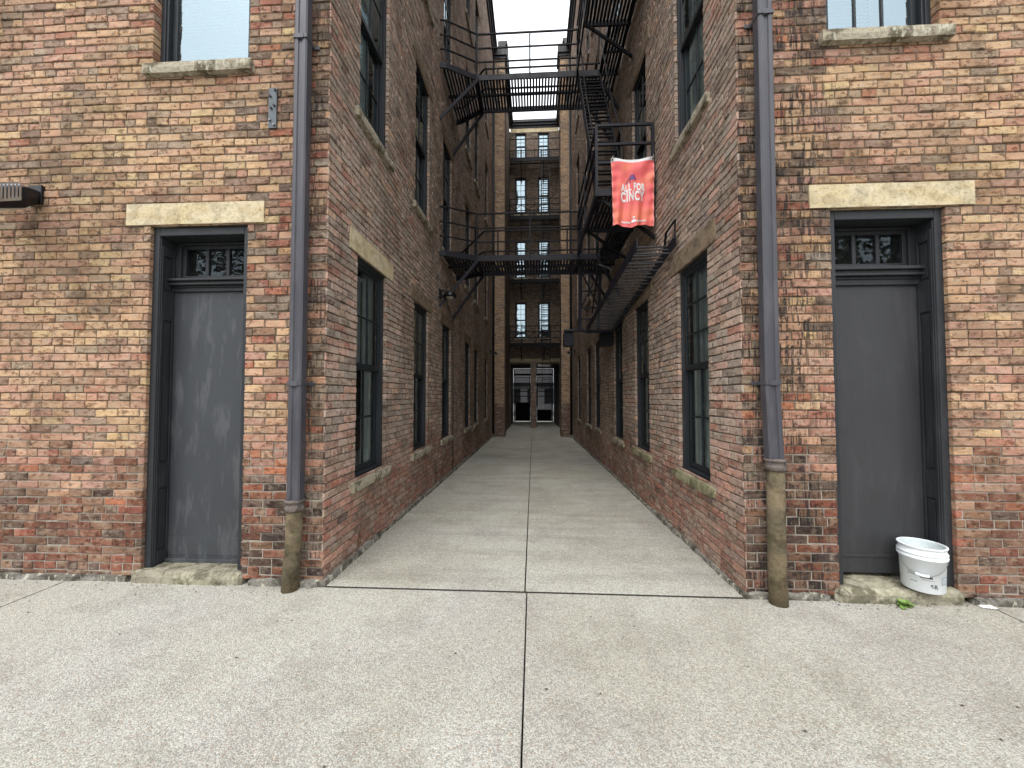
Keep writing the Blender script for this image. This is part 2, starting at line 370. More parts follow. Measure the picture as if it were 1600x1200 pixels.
CH = .0655; BL = .192; J = .0085
def bricks(mb, O, U, N, u0, u1, z0, z1, holes, colf, detail=2, ofs=0., deepright=False):
    """lay common bond (six stretcher courses to one of headers) over a wall plane; mortar plane goes into the same mesh"""
    O = Vector(O); U = Vector(U); N = Vector(N); Z = Vector((0,0,1)); flip = U.cross(Z).dot(N) < 0
    def P(u, z, d): return O + U*u + Z*(z + (.007*noise.noise(Vector((u*.9, z*.8, O.x+O.y*3))) + .003*noise.noise(Vector((u*4, z*3, 7))) if detail else 0)) + N*d
    mb.usecol = True
    def quad(a, b, c, d, m):
        mb.f.append((a,b,c,d) if not flip else (d,c,b,a)); mb.m.append(m)
    # mortar sheet with holes and reveals
    us = sorted(set([u0, u1] + [h[i] for h in holes for i in (0,1) if u0 < h[i] < u1])); zs = sorted(set([z0, z1] + [h[i] for h in holes for i in (2,3) if z0 < h[i] < z1]))
    for a, b in zip(us, us[1:]):
        for c, d in zip(zs, zs[1:]):
            cu, cz = (a+b)/2, (c+d)/2
            if any(h[0] < cu < h[1] and h[2] < cz < h[3] for h in holes): continue
            n = len(mb.v); mb.v += [tuple(P(a,c,0)),tuple(P(b,c,0)),tuple(P(b,d,0)),tuple(P(a,d,0))]; mb.c += [(.3,.25,.2,0)]*4
            quad(n, n+1, n+2, n+3, 1)
    for h in holes:
        n = len(mb.v); D = -.30
        for (u, z) in ((h[0],h[2]),(h[1],h[2]),(h[1],h[3]),(h[0],h[3])):
            mb.v += [tuple(P(u,z,0)), tuple(P(u,z,D))]; mb.c += [(.12,.09,.07,0)]*2
        for k in range(4):
            a, b = n+2*k, n+2*((k+1)%4); quad(a, b, b+1, a+1, 1)
    r0, r1 = math.floor(z0/CH), math.ceil(z1/CH)
    for r in range(r0, r1):
        za, zb = r*CH + J/2, (r+1)*CH - J/2
        if za < z0: za = z0
        if zb > z1: zb = z1
        if zb - za < .02: continue
        zc = (za+zb)/2
        segs = [(u0, u1, False, False)]
        for h in holes:
            if h[2] - .01 < zc < h[3] + .01:
                new = []
                for a, b, ea, eb in segs:
                    if h[1] <= a or h[0] >= b: new.append((a,b,ea,eb)); continue
                    if h[0] > a: new.append((a, h[0], ea, True))
                    if h[1] < b: new.append((h[1], b, True, eb))
                segs = new
        hd = (r % 7 == 1); L = BL/2 if hd else BL
        off = ofs + (L/2 if r % 2 else 0) + R.uniform(-.012, .012) + (.03 if hd else 0)
        for a, b, ea, eb in segs:
            k = math.floor((a - off)/L); cuts = [a]; p = off + (k+1)*L
            while p < b - .035:
                if p > a + .035: cuts.append(p + (R.uniform(-.006, .006) if detail else 0))
                p += L
            cuts.append(b)
            for i, (p, q) in enumerate(zip(cuts, cuts[1:])):
                first, last = i == 0, i == len(cuts)-2
                pa = p + (J/2 if not first else (-.006 if ea else 0)); qa = q - (J/2 if not last else (-.006 if eb else 0))
                if deepright and last and not eb: qa = q + .006
                if not deepright and first and not ea: pa = p - .006
                if qa - pa < .015: continue
                c = colf((pa+qa)/2, zc)
                pr = .0070 + (R.uniform(-.0040, .0040) if detail else 0)
                w = qa - pa; n = len(mb.v)
                j = lambda s: R.uniform(-s, s)
                if detail == 0:
                    for u, z in ((pa,za),(qa,za),(qa,zb),(pa,zb)): mb.v.append(tuple(P(u,z,.006)))
                    mb.c += [c]*4; quad(n,n+1,n+2,n+3,0); continue
                tz = j(.0030); ta = j(.0030)
                e = .0035 + abs(j(.003))
                cs = [(pa,za+ta),(qa,za+tz),(qa,zb+tz),(pa,zb+ta)]
                if detail == 2:
                    ins = [(pa+e+j(.001),za+ta+e),(qa-e+j(.001),za+tz+e),(qa-e,zb+tz-e),(pa+e,zb+ta-e)]
                    for u, z in ins: mb.v.append(tuple(P(u, z, pr + j(.0015))))
                    for u, z in cs: mb.v.append(tuple(P(u + j(.0015), z + j(.0012), pr - e*.9)))
                else:
                    for u, z in cs: mb.v.append(tuple(P(u, z, pr + j(.001))))
                dl = -.115 if (first and ea) else -.006; dr = -.115 if (last and eb) else -.006
                for (u, z), dd in zip(cs, (dl, dr, dr, dl)): mb.v.append(tuple(P(u, z, dd)))
                nv = 12 if detail == 2 else 8
                mb.c += [c]*nv
                quad(n,n+1,n+2,n+3,0)
                k0 = n
                if detail == 2:
                    for s in range(4): quad(n+4+s, n+4+(s+1)%4, n+(s+1)%4, n+s, 0)
                    k0 = n+4
                for s in range(4): quad(k0+4+s, k0+4+(s+1)%4, k0+(s+1)%4, k0+s, 0)

XL, XR, YP = -1.655, 1.572, 12.65
TOP = 15.7

# ------------------------------------------------------------------ windows (local: x along the wall, y inward, z up from the opening's foot)
def sash(mb, x0, x1, z0, z1, y0, y1, cols, rows, st=.045, mt=.018):
    mb.box(x0, x0+st, y0, y1, z0, z1); mb.box(x1-st, x1, y0, y1, z0, z1)
    mb.box(x0+st, x1-st, y0, y1, z0, z0+st*1.25); mb.box(x0+st, x1-st, y0, y1, z1-st, z1)
    for i in range(1, cols):
        x = x0+st + (x1-x0-2*st)*i/cols; mb.box(x-mt/2, x+mt/2, y0+.004, y1-.004, z0+st*1.25, z1-st)
    for i in range(1, rows):
        z = z0+st*1.25 + (z1-z0-2.25*st)*i/rows; mb.box(x0+st, x1-st, y0+.006, y1-.006, z-mt/2, z+mt/2)
def make_window(w, h, cols=2, rows=2, lower_rows=2, blind=0, lint=True, lintmat='sandstone', sillmat='sillstone', sillw=.10, sillp=.05, depth=.028, lcols=None, glass='glass', lintw=.17, linth=.2, seed=1):
    f = MB(); a = w/2; d = depth; t = .042
    f.box(-a, -a+t, d, d+.12, 0, h); f.box(a-t, a, d, d+.12, 0, h); f.box(-a+t, a-t, d, d+.12, h-t, h); f.box(-a+t, a-t, d, d+.12, 0, .035)
    # blind stop, a thin step inside the frame
    f.box(-a+t, -a+t+.018, d+.012, d+.10, .035, h-t); f.box(a-t-.018, a-t, d+.012, d+.10, .035, h-t)
    win = f.build('window', M['frame'], None, bevel=.004)
    s = MB(); mid = h*.505; xi = a-t-.018
    sash(s, -xi, xi, mid-.02, h-t, d+.014, d+.044, cols, rows); s2 = MB()
    o1 = s.build('sash', M['sash'], win, local=True, bevel=.003)
    sash(s2, -xi, xi, .035, mid+.02, d+.048, d+.078, lcols or cols, lower_rows)
    s2.build('sash', M['sash'], win, local=True, bevel=.003)
    g = MB(); y = d+.029; g.poly([(-xi+.03,y,mid),(xi-.03,y,mid),(xi-.03,y,h-t-.02),(-xi+.03,y,h-t-.02)])
    g.build('pane', M[glass], win, local=True)
    g = MB(); y = d+.063; g.poly([(-xi+.03,y,.07),(xi-.03,y,.07),(xi-.03,y,mid),(-xi+.03,y,mid)])
    g.build('pane', M[glass], win, local=True)
    sl = MB(); stone(sl, -a-sillw, a+sillw, -sillp, d+.02, -.10, -.004, .05, .0035, seed)
    sl.build('sill', M[sillmat], win, local=True, smooth=False)
    if lint:
        l = MB(); stone(l, -a-lintw, a+lintw, -.019, .2, h+.0, h+linth, .12, .0018, seed+3, rnd=.006)
        l.build('lintel', M[lintmat], win, local=True)
    return win
def add_blind(win, w, z0, z1, x0=None, x1=None, y=.135, pitch=.026, mat='blind'):
    a = w/2 - .06; x0 = -a if x0 is None else x0; x1 = a if x1 is None else x1
    b = MB(); z = z1 - .03
    b.box(x0, x1, y-.015, y+.02, z1-.03, z1)
    while z > z0:
        b.poly([(x0,y-.006,z-pitch*.62),(x1,y-.006,z-pitch*.62),(x1,y+.005,z+pitch*.5),(x0,y+.005,z+pitch*.5)]); z -= pitch
    b.build('blind', M[mat], win, local=True)
def add_curtain(win, w, h, x0, x1, y=.125):
    b = MB(); n = 26
    for i in range(n):
        xa, xb = x0+(x1-x0)*i/n, x0+(x1-x0)*(i+1)/n; ya, yb = y+.012*math.sin(i*1.9), y+.012*math.sin((i+1)*1.9)
        b.poly([(xa,ya,.02),(xb,yb,.02),(xb,yb,h-.02),(xa,ya,h-.02)])
    b.build('curtain', M['curtain'], win, local=True)
def copy_part(o, parent, loc=None, rot=None):
    c = o.copy(); COL.objects.link(c); c.parent = parent
    if loc is not None: c.location = loc
    if rot is not None: c.rotation_euler = rot
    for ch in list(o.children):
        g = ch.copy(); COL.objects.link(g); g.parent = c
    return c
def put(win, parent, P, rz):
    win.parent = parent; win.location = Vector(P) - WL(parent); win.rotation_euler = (0,0,rz); return win

WW, WH = .73, 2.12
FLOORS = [.70, 4.19, 7.62, 11.05]
LY = [.89, 2.63, 4.30, 6.65, 8.12, 10.48]
RY = [.905, 2.69, 4.24, 6.55, 7.97, 10.33]

def building(side):
    L = side == 0; sg = -1 if L else 1; XC = XL if L else XR; XO = sg*7.0
    b = thing('brick_building', 'weathered brick building left of the alley with a scuffed grey street door' if L
              else 'weathered brick building right of the alley, dark drip streaks beside its street door', 'building', (sg*4.3, 0, 0))
    # openings of the street front
    door = (-3.165, -2.315, 0.02, 2.89) if L else (2.225, 3.055, .02, 2.895)
    fwin = (-3.19, -2.336, 4.24, 6.34) if L else (2.235, 3.065, 4.245, 6.34)
    w = MB(); lo, hi = (XO, XC) if L else (XC, XO)
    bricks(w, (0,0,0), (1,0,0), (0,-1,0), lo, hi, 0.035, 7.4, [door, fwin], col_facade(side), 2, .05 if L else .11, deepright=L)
    w.build('wall', [M['brick_left' if L else 'brick_right'], M['mortar']], b)
    # the alley side
    ys = LY if L else RY
    holes = [(y-WW/2, y+WW/2, z, z+WH) for y in ys for z in FLOORS]
    w = MB(); U = (0,1,0); N = (1,0,0) if L else (-1,0,0)
    near = [h for h in holes if h[0] < 5.4]; far = [h for h in holes if h[0] >= 5.4]
    bricks(w, (XC,0,0), U, N, 0.0, 5.4, -.12, 8.0, [h for h in near if h[2] < 7.4], col_alley, 2, .02)
    bricks(w, (XC,0,0), U, N, 0.0, 5.4, 8.0, TOP, [(h[0],h[1],max(h[2],8.0),h[3]) for h in near if h[2] > 7.4], col_alley, 1, .02)
    bricks(w, (XC,0,0), U, N, 5.4, YP, -.25, TOP, far, col_alley, 1, .05)
    w.build('wall', [M['brick_alley'], M['mortar_alley']], b)
    # upper street front, far flank, back and roof close the shell
    s = MB(); s.poly([(lo,0,7.4),(hi,0,7.4),(hi,0,TOP),(lo,0,TOP)]); s.poly([(XO,0,0),(XO,YP,0),(XO,YP,TOP),(XO,0,TOP)])
    s.poly([(XO,YP,0),(XC,YP,0),(XC,YP,TOP),(XO,YP,TOP)]); s.poly([(XO,0,TOP),(XO,YP,TOP),(XC,YP,TOP),(XC,0,TOP)])
    for z in (3.45, 6.95, 10.4): s.poly([(XO,.35,z),(XC-sg*-.35,.35,z),(XC-sg*-.35,YP-.1,z),(XO,YP-.1,z)])
    s.poly([(sg*4.0,.3,0),(sg*4.0,YP-.1,0),(sg*4.0,YP-.1,TOP),(sg*4.0,.3,TOP)])
    s.build('roof', M['room'], b)
    c = MB(); o = -sg
    for (p, z0, z1) in ((.07,15.55,15.72),(.13,15.72,15.86),(.20,15.86,16.02)):
        a, e = XC, XC + o*p; c.box(min(a,e)-.1*(not L)*0, max(a,e), -p, YP-.002, z0, z1)
        c.box(min(XO,XC), max(XO,XC), -p, .01, z0, z1)
    c.build('cornice', M['cornice'], b)
    # foundation stones along the foot of both walls
    f = MB(); x = XO
    step = .0
    x = min(XO, XC)
    while x < max(XO, XC) - .02:
        l = R.uniform(.6, 1.5); x2 = min(x + l, max(XO, XC))
        if not (x2 > door[0]-.06 and x < door[1]+.06): stone(f, x, x2-.008, -.035 - R.uniform(0,.025), .06, -.12, R.uniform(.035,.05), .05, .012, x*7, rnd=.016)
        elif x < door[0]-.06: stone(f, x, door[0]-.08, -.04, .06, -.12, .045, .05, .012, x*7, rnd=.016); x2 = door[1]+.08; f.build('foundation', M['foundation'], b); f = MB()
        elif x2 > door[1]+.06: x2 = max(x+.05, door[1]+.08)
        else:
            x2 = door[1]+.08
            if f.v: f.build('foundation', M['foundation'], b); f = MB()
        x = x2
    f.build('foundation', M['foundation'], b); f = MB()
    y = -.03
    while y < YP - .05:
        l = R.uniform(.5, 1.5); y2 = min(y+l, YP)
        zt = -.0125*y + R.uniform(.025, .05); pr = .03 + R.uniform(0, .02)
        a, e = XC - o*.05, XC + o*pr
        stone(f, min(a,e), max(a,e), y, y2-.01, -.35, zt, .07, .012, y*5+side, rnd=.016); y = y2
    f.build('foundation', M['foundation'], b)

    # ---------------- street door with panelled jambs, transom light and lintel
    x0, x1 = door[0], door[1]; zt = 2.89; yd = .165
    fr = MB(); fw = .058
    fr.box(x0+.002, x0+fw, .025, .42, .05, zt-.002); fr.box(x1-fw, x1-.002, .025, .42, .05, zt-.002); fr.box(x0+fw, x1-fw, .025, .42, zt-.075, zt-.004)
    fr.box(x0+fw-.012, x0+fw+.006, .034, .05, .05, zt-.09); fr.box(x1-fw-.006, x1-fw+.012, .034, .05, .05, zt-.09)
    d = fr.build('door', M['trimpaint'], b, bevel=.005)
    xa, xb = x0+fw, x1-fw
    # jamb panels: raised stiles and rails round sunk fields
    for sx, xx in ((1, xa), (-1, xb)):
        p = MB(); 
        def jb(y0,y1,z0,z1,t): p.box(min(xx,xx+sx*t), max(xx,xx+sx*t), y0, y1, z0, z1)
        jb(.045,.068,.1,2.74,.012); jb(yd-.022,yd-.001,.1,2.74,.012)
        for z0, z1 in ((.1,.2),(.72,.92),(2.12,2.36),(2.66,2.74)): jb(.068,yd-.022,z0,z1,.012)
        for z0, z1 in ((.2,.72),(.92,2.12),(2.36,2.66)): jb(.078,yd-.032,z0+.02,z1-.02,.007)
        p.build('jamb_panel', M['trimpaint'], d, bevel=.003, local=False).location = (0,0,0)
    tb = MB(); z0 = 2.39 if L else 2.365; q = .66 if L else .86
    for yy, b0, b1 in ((.075,.105,.135),(.05,.075,.105),(.062,.055,.075),(.03,.03,.055),(.02,-.02,.03)): tb.box(xa, xb, yd-yy, yd+.08, z0+b0*q, z0+b1*q)
    tb.build('transom_bar', M['trimpaint'], d, bevel=.004).location = (0,0,0)
    zg0, zg1 = z0+.135*q, zt-.10
    sh = MB(); sash(sh, xa+.055, xb-.055, zg0+.01, zg1, yd+.02, yd+.055, 3, 1, .03, .03); sh.box(xa, xa+.055, yd, yd+.07, zg0, zt-.08); sh.box(xb-.055, xb, yd, yd+.07, zg0, zt-.08); sh.box(xa+.055, xb-.055, yd, yd+.07, zg1, zt-.08)
    sh.build('transom_frame', M['trimpaint'], d, bevel=.003).location = (0,0,0)
    g = MB(); g.poly([(xa+.07,yd+.04,zg0+.02),(xb-.07,yd+.04,zg0+.02),(xb-.07,yd+.04,zg1-.01),(xa+.07,yd+.04,zg1-.01)])
    g.build('pane', M['glass_transom'], d).location = (0,0,0)
    lf = MB(); lf.box(xa+.002, xb-.002, yd, yd+.05, .12 if not L else .115, z0-.02*q)
    if L: lf.box(xa+.01, xb-.01, yd-.004, yd, .14, .29); lf.box(xa+.002, xb-.002, yd-.03, yd+.04, .085, .115)
    else: lf.box(xa+.01, xb-.01, yd-.010, yd, .245, .268); lf.box(xa+.01, xb-.01, yd-.004, yd, .125, .245)
    lfo = lf.build('door_leaf', M['doorpaint' if L else 'doordark'], d, bevel=.003); lfo.location = (0,0,0)
    k = MB(); k.poly([(xa,.6,0),(xb,.6,0),(xb,.6,3),(xa,.6,3)]); k.build('backing', M['dark'], d).location = (0,0,0)
    l = MB(); lx0, lx1 = (-3.365,-2.178) if L else (2.076, 3.25)
    stone(l, lx0, lx1, -.019, .3, zt+.001, 3.07, .12, .0016, 5+side, rnd=.005)
    l.build('lintel', M['limestone'], d).location = (0,0,0)
    st = MB(); sx0, sx1 = (-3.22,-2.30) if L else (2.19, 3.06)
    stone(st, sx0, sx1, -.055, .40, -.2, .085 if L else .095, .035, .010, 11+side, rnd=.035)
    st.build('doorstep', M['stepstone'], d).location = (0,0,0)

    # ---------------- upper street window
    ww = fwin[1]-fwin[0]
    win = make_window(ww, 2.10, 3, 2, 1 if L else 2, lint=False, lcols=1 if L else 3, sillw=.045 if L else .06, sillp=.055, glass='glass_front', depth=.06, seed=21+side)
    put(win, b, ((fwin[0]+fwin[1])/2, 0, 4.245), 0)
    if L: add_blind(win, ww, .03, 2.05, pitch=.03, y=.165)
    if L:
        q = MB(); q.box(-.36,.36,.150,.162,.33,.40)
        for x in (-.10,.14): q.box(x-.013,x+.013,.150,.162,.40,1.0)
        q.build('inner_bar', plain('innerbar', (.42,.47,.50,1), .5, 0, .1), win, local=True)
    else: add_blind(win, ww, .03, 2.05, -ww/2+.06, ww/2-.26, y=.165, pitch=.03); add_curtain(win, ww, 2.1, ww/2-.24, ww/2-.07, .31)
    # ---------------- alley windows: a few patterns, each copied to where it stands
    rz = rad(90) if L else rad(-90); md = {}
    def proto(key, **kw):
        if key not in md:
            md[key] = (make_window(WW, WH, seed=len(md)*2+side*5+31, **kw), False)
        o, used = md[key]
        md[key] = (o, True); return o, used
    bp = {}
    for fi, z in enumerate(FLOORS):
        for wi, y in enumerate(ys):
            if fi == 0 and wi == 0: key, kw = 'first', dict(rows=2 if L else 3, lower_rows=2, lintmat='limestone' if L else 'sandstone', sillmat='sillstone' if L else 'sillmoss')
            elif fi == 0 and wi == 1 and not L: key, kw = 'mossy', dict(sillmat='sillmoss')
            elif (fi + wi*2) % 3 == 0: key, kw = 'blind', dict()
            elif (fi + wi) % 3 == 1: key, kw = 'curtain', dict()
            else: key, kw = 'bare', dict()
            o, used = proto(key, **kw)
            if not used:
                if key == 'first':
                    if L: add_blind(o, WW, 1.05, 2.0, -.29, .02); add_curtain(o, WW, WH, .03, .29)
                    else: add_curtain(o, WW, WH, -.28, .14)
                elif key == 'blind': add_blind(o, WW, .9, 2.02)
                elif key in ('curtain', 'mossy'): add_curtain(o, WW, WH, -.28, .1 if key == 'curtain' else .28)
                put(o, b, (XC, y, z), rz)
            else: copy_part(o, b, Vector((XC, y, z)) - WL(b), (0,0,rz))
    return b
BLD_L = building(0); BLD_R = building(1)

# ------------------------------------------------------------------ rear building closing the alley, with a recess between two piers
RX0, RX1, YE = -1.32, 1.53, 18.6
PX0, PX1 = -1.16, 1.14
def rear():
    b = thing('rear_building', 'tall narrow brick building closing the far end of the alley between two brick piers', 'building', (0, YE, -.2))
    w = MB(); zt = 16.55
    doors = [(-1.27,1.46,-.3,3.27)]
    fl = [(4.74,1.99),(8.12,2.12),(11.75,2.11),(15.0,1.42)]
    wx = [-.68, .61]
    holes = doors + [(x-.33, x+.33, z, z+h) for x in wx for z, h in fl]
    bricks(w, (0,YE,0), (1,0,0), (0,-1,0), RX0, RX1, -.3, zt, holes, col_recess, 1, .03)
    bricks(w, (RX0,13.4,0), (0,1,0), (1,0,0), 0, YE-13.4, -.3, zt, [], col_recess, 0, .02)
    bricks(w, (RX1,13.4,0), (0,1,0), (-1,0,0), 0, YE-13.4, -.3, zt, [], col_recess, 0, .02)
    bricks(w, (0,YP,0), (1,0,0), (0,-1,0), XL, PX0, -.3, TOP, [], col_rear, 1, .03)
    bricks(w, (0,YP,0), (1,0,0), (0,-1,0), PX1, XR, -.3, TOP, [], col_rear, 1, .07)
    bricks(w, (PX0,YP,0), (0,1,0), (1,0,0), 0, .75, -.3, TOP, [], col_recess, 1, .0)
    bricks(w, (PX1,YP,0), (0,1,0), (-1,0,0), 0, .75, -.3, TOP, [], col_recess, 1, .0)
    w.build('wall', [M['brick_rear'], M['mortar_alley']], b)
    s = MB()
    for x, sg, px in ((RX0,-1,PX0),(RX1,1,PX1)):
        s.poly([(px,13.4,-.3),(x,13.4,-.3),(x,13.4,zt),(px,13.4,zt)])
        s.poly([(px,YP,TOP),(x-sg*-.4,YP,TOP),(x-sg*-.4,13.4,TOP),(px,13.4,TOP)])
        s.poly([(x,13.4,zt),(x+sg*5,13.4,zt),(x+sg*5,27,zt),(x,27,zt)])
        s.poly([(x+sg*5,13.4,0),(x,13.4,0),(x,13.4,zt),(x+sg*5,13.4,zt)]); s.poly([(x+sg*5,13.4,-.3),(x+sg*5,27,-.3),(x+sg*5,27,zt),(x+sg*5,13.4,zt)])
    s.poly([(RX0,YE,zt),(RX1,YE,zt),(RX1,27,zt),(RX0,27,zt)])
    for a, c, z0, z1 in ((-6.3,-1.38,-.4,zt),(1.42,6.5,-.4,zt),(-1.38,1.42,3.4,zt)): s.poly([(a,24,z0),(c,24,z0),(c,24,z1),(a,24,z1)])
    for z in (7.2,10.8,14.4): s.poly([(-6,YE+.3,z),(6,YE+.3,z),(6,23.9,z),(-6,23.9,z)])
    s.build('roof', M['room'], b)
    ps = MB()
    for x in (-1.38, 1.42): ps.poly([(x,YE+.02,-.4),(x,24,-.4),(x,24,3.4),(x,YE+.02,3.4)])
    ps.poly([(-1.38,YE+.02,3.4),(1.42,YE+.02,3.4),(1.42,24,3.4),(-1.38,24,3.4)])
    ps.box(-.10,.16,23.7,23.95,-.4,3.4)
    ps.build('passage', M['room'], b)
    post = MB(); bricks(post, (0,17.9,0), (1,0,0), (0,-1,0), -.13, .17, -.3, 3.4, [], lambda u,z: pick([(.6,AD),(.3,AB),(.2,AR)]), 1, .03)
    bricks(post, (-.13,17.9,0), (0,1,0), (-1,0,0), 0, .68, -.3, 3.4, [], lambda u,z: pick([(.6,AD),(.3,AB)]), 0); bricks(post, (.17,17.9,0), (0,1,0), (1,0,0), 0, .68, -.3, 3.4, [], lambda u,z: pick([(.6,AD),(.3,AB)]), 0)
    post.build('door_pier', [M['brick_rear'], M['mortar_alley']], b)
    bl = MB(); stone(bl, RX0+.02, RX1-.02, YE-.03, YE+.1, 3.37, 3.58, .12, .006, 3); bl.build('stone_band', M['limestone'], b); bl = MB(); stone(bl, RX0+.05, RX1-.05, YE-.03, YE+.1, 16.47, 16.72, .12, .006, 3); bl.build('stone_band', M['limestone'], b)
    c = MB()
    for (p, z0, z1) in ((.06,16.72,16.84),(.14,16.84,16.96),(.22,16.96,17.1)):
        c.box(RX0+p+.001, RX1-p-.001, YE-p, YE+.3, z0, z1)
        c.box(RX0-.2, RX0+p, 13.5, YE, z0, z1); c.box(RX1-p, RX1+.2, 13.5, YE, z0, z1)
    for x0, x1 in ((XL+.02, PX0), (PX1, XR-.02)):
        for (p, z0, z1) in ((.05,15.50,15.62),(.10,15.62,15.97)):
            c.box(x0 - (p if x0 > 0 else 0), x1 + (p if x0 < 0 else 0), YP-p, 13.42, z0, z1)
    c.build('cornice', M['cornice'], b)
    pr = {}
    for z, h in fl:
        k = round(h,2)
        for i, x in enumerate(wx):
            if k not in pr:
                o = make_window(.66, h, 2, 3, 2, lint=False, sillw=.04, glass='glass_front', depth=.06, seed=int(h*50)); put(o, b, (x,YE,z), 0); pr[k] = o
                add_blind(o, .66, .04, h-.06, y=.17, pitch=.05)  # white slats added behind the glass so the panes read sky-bright
            else: copy_part(pr[k], b, Vector((x,YE,z)) - WL(b), (0,0,0))
    # glazed passage doors: dark leaves, barred glass in the upper half, a lit gap below
    for i, (x0, x1) in enumerate(((-1.34,-.12),(.18,1.38))):
        f = MB(); y = 23.8; zb = -.30
        f.box(x0, x0+.07, y, y+.1, -.3, 3.36); f.box(x1-.07, x1, y, y+.1, -.3, 3.36); f.box(x0+.07, x1-.07, y, y+.1, 3.30, 3.36); f.box(x0+.07, x1-.07, y, y+.1, 2.88, 3.04)
        d = f.build('passage_door', M['iron'], b, bevel=.004)
        l = MB(); zl = 1.05 if i == 0 else .55
        a, e = x0+.085, x1-.08; l.box(a, e, y+.03, y+.07, zb+.07, zl); l.box(a, a+.06, y+.03, y+.07, zl, 2.86); l.box(e-.06, e, y+.03, y+.07, zl, 2.86); l.box(a+.06, e-.06, y+.03, y+.07, 2.78, 2.86)
        for z in (1.45, 1.78): l.box(a+.06, e-.06, y+.035, y+.065, z, z+.05)
        for k in range(1, 8):
            x = a + .06 + (e-a-.12)*k/8; l.box(x-.009, x+.009, y+.04, y+.058, zl, 2.78)
        l.build('door_leaf', M['iron'], d).location = (0,0,0)
        g = MB(); g.poly([(a,y+.05,zl),(e,y+.05,zl),(e,y+.05,2.8),(a,y+.05,2.8)]); g.build('pane', M['glass_dark'], d).location = (0,0,0)
        if i: tp = MB(); tp.box(.26,.98,YE-.02,YE+.03,3.13,3.26); tp.build('transom_panel', M['whitecloth'], b)
        g = MB(); g.poly([(x0+.05,y+.05,3.02),(x1-.05,y+.05,3.02),(x1-.05,y+.05,3.32),(x0+.05,y+.05,3.32)]); g.build('pane', M['glass_dark'], d).location = (0,0,0)
    return b
rear()

# ------------------------------------------------------------------ ground
def ground():
    m = MB(); m.poly([(-400,-400,-.42),(400,-400,-.42),(400,400,-.42),(-400,400,-.42)]); struct(m.build('ground', M['ground']), 'bare dark ground below the paving', 'ground')
    def slab(mb, xs, y0, y1, zf, nx=1, ny=1):
        x0, x1 = xs; r = .003
        mb.poly([(x0+r,y0+r,zf(y0)),(x1-r,y0+r,zf(y0)),(x1-r,y1-r,zf(y1)),(x0+r,y1-r,zf(y1))])
        ring = [(x0,y0,zf(y0)-r),(x1,y0,zf(y0)-r),(x1,y1,zf(y1)-r),(x0,y1,zf(y1)-r)]; top = [(x0+r,y0+r,zf(y0)),(x1-r,y0+r,zf(y0)),(x1-r,y1-r,zf(y1)),(x0+r,y1-r,zf(y1))]
        for k in range(4):
            mb.poly([ring[k],ring[(k+1)%4],top[(k+1)%4],top[k]])
            a, b = ring[k], ring[(k+1)%4]; mb.poly([(a[0],a[1],-.4),(b[0],b[1],-.4),b,a], 1)
    s = MB(); z = lambda y: 0.
    for xs in ((-14,-3.747),(-3.735,-.054),(-.046,3.203),(3.215,14)): slab(s, xs, -6, -.036, z)
    # the strip of paving that runs under the front walls
    for xs in ((-14,XL+.0),(XR,14)): slab(s, xs, -.0355, .5, lambda y: -.01)
    struct(s.build('sidewalk', [M['concrete'], M['joint']]), 'pale speckled concrete sidewalk in front of the alley', 'sidewalk')
    a = MB(); z = lambda y: -.0125*y
    for y0, y1 in ((-.008,1.345),(1.3462,24.0)):
        for xs in ((XL-.05,-.0695),(-.0605,XR+.05)): slab(a, xs, y0, y1, z)
    struct(a.build('alley_pavement', [M['concrete_alley'], M['joint']]), 'pale concrete paving running down the alley between the brick walls', 'pavement')
    p = MB(); p.poly([(-30,24.01,-.31),(30,24.01,-.31),(30,32,-.31),(-30,32,-.31)]); struct(p.build('pavement', M['concrete']), 'pavement beyond the passage at the far end', 'pavement')
    r = MB(); r.poly([(-60,32,-.36),(60,32,-.36),(60,42,-.36),(-60,42,-.36)]); r.poly([(-60,-20,-.13),(60,-20,-.13),(60,-6,-.13),(-60,-6,-.13)])
    struct(r.build('road', M['asphalt']), 'asphalt street', 'road')
ground()

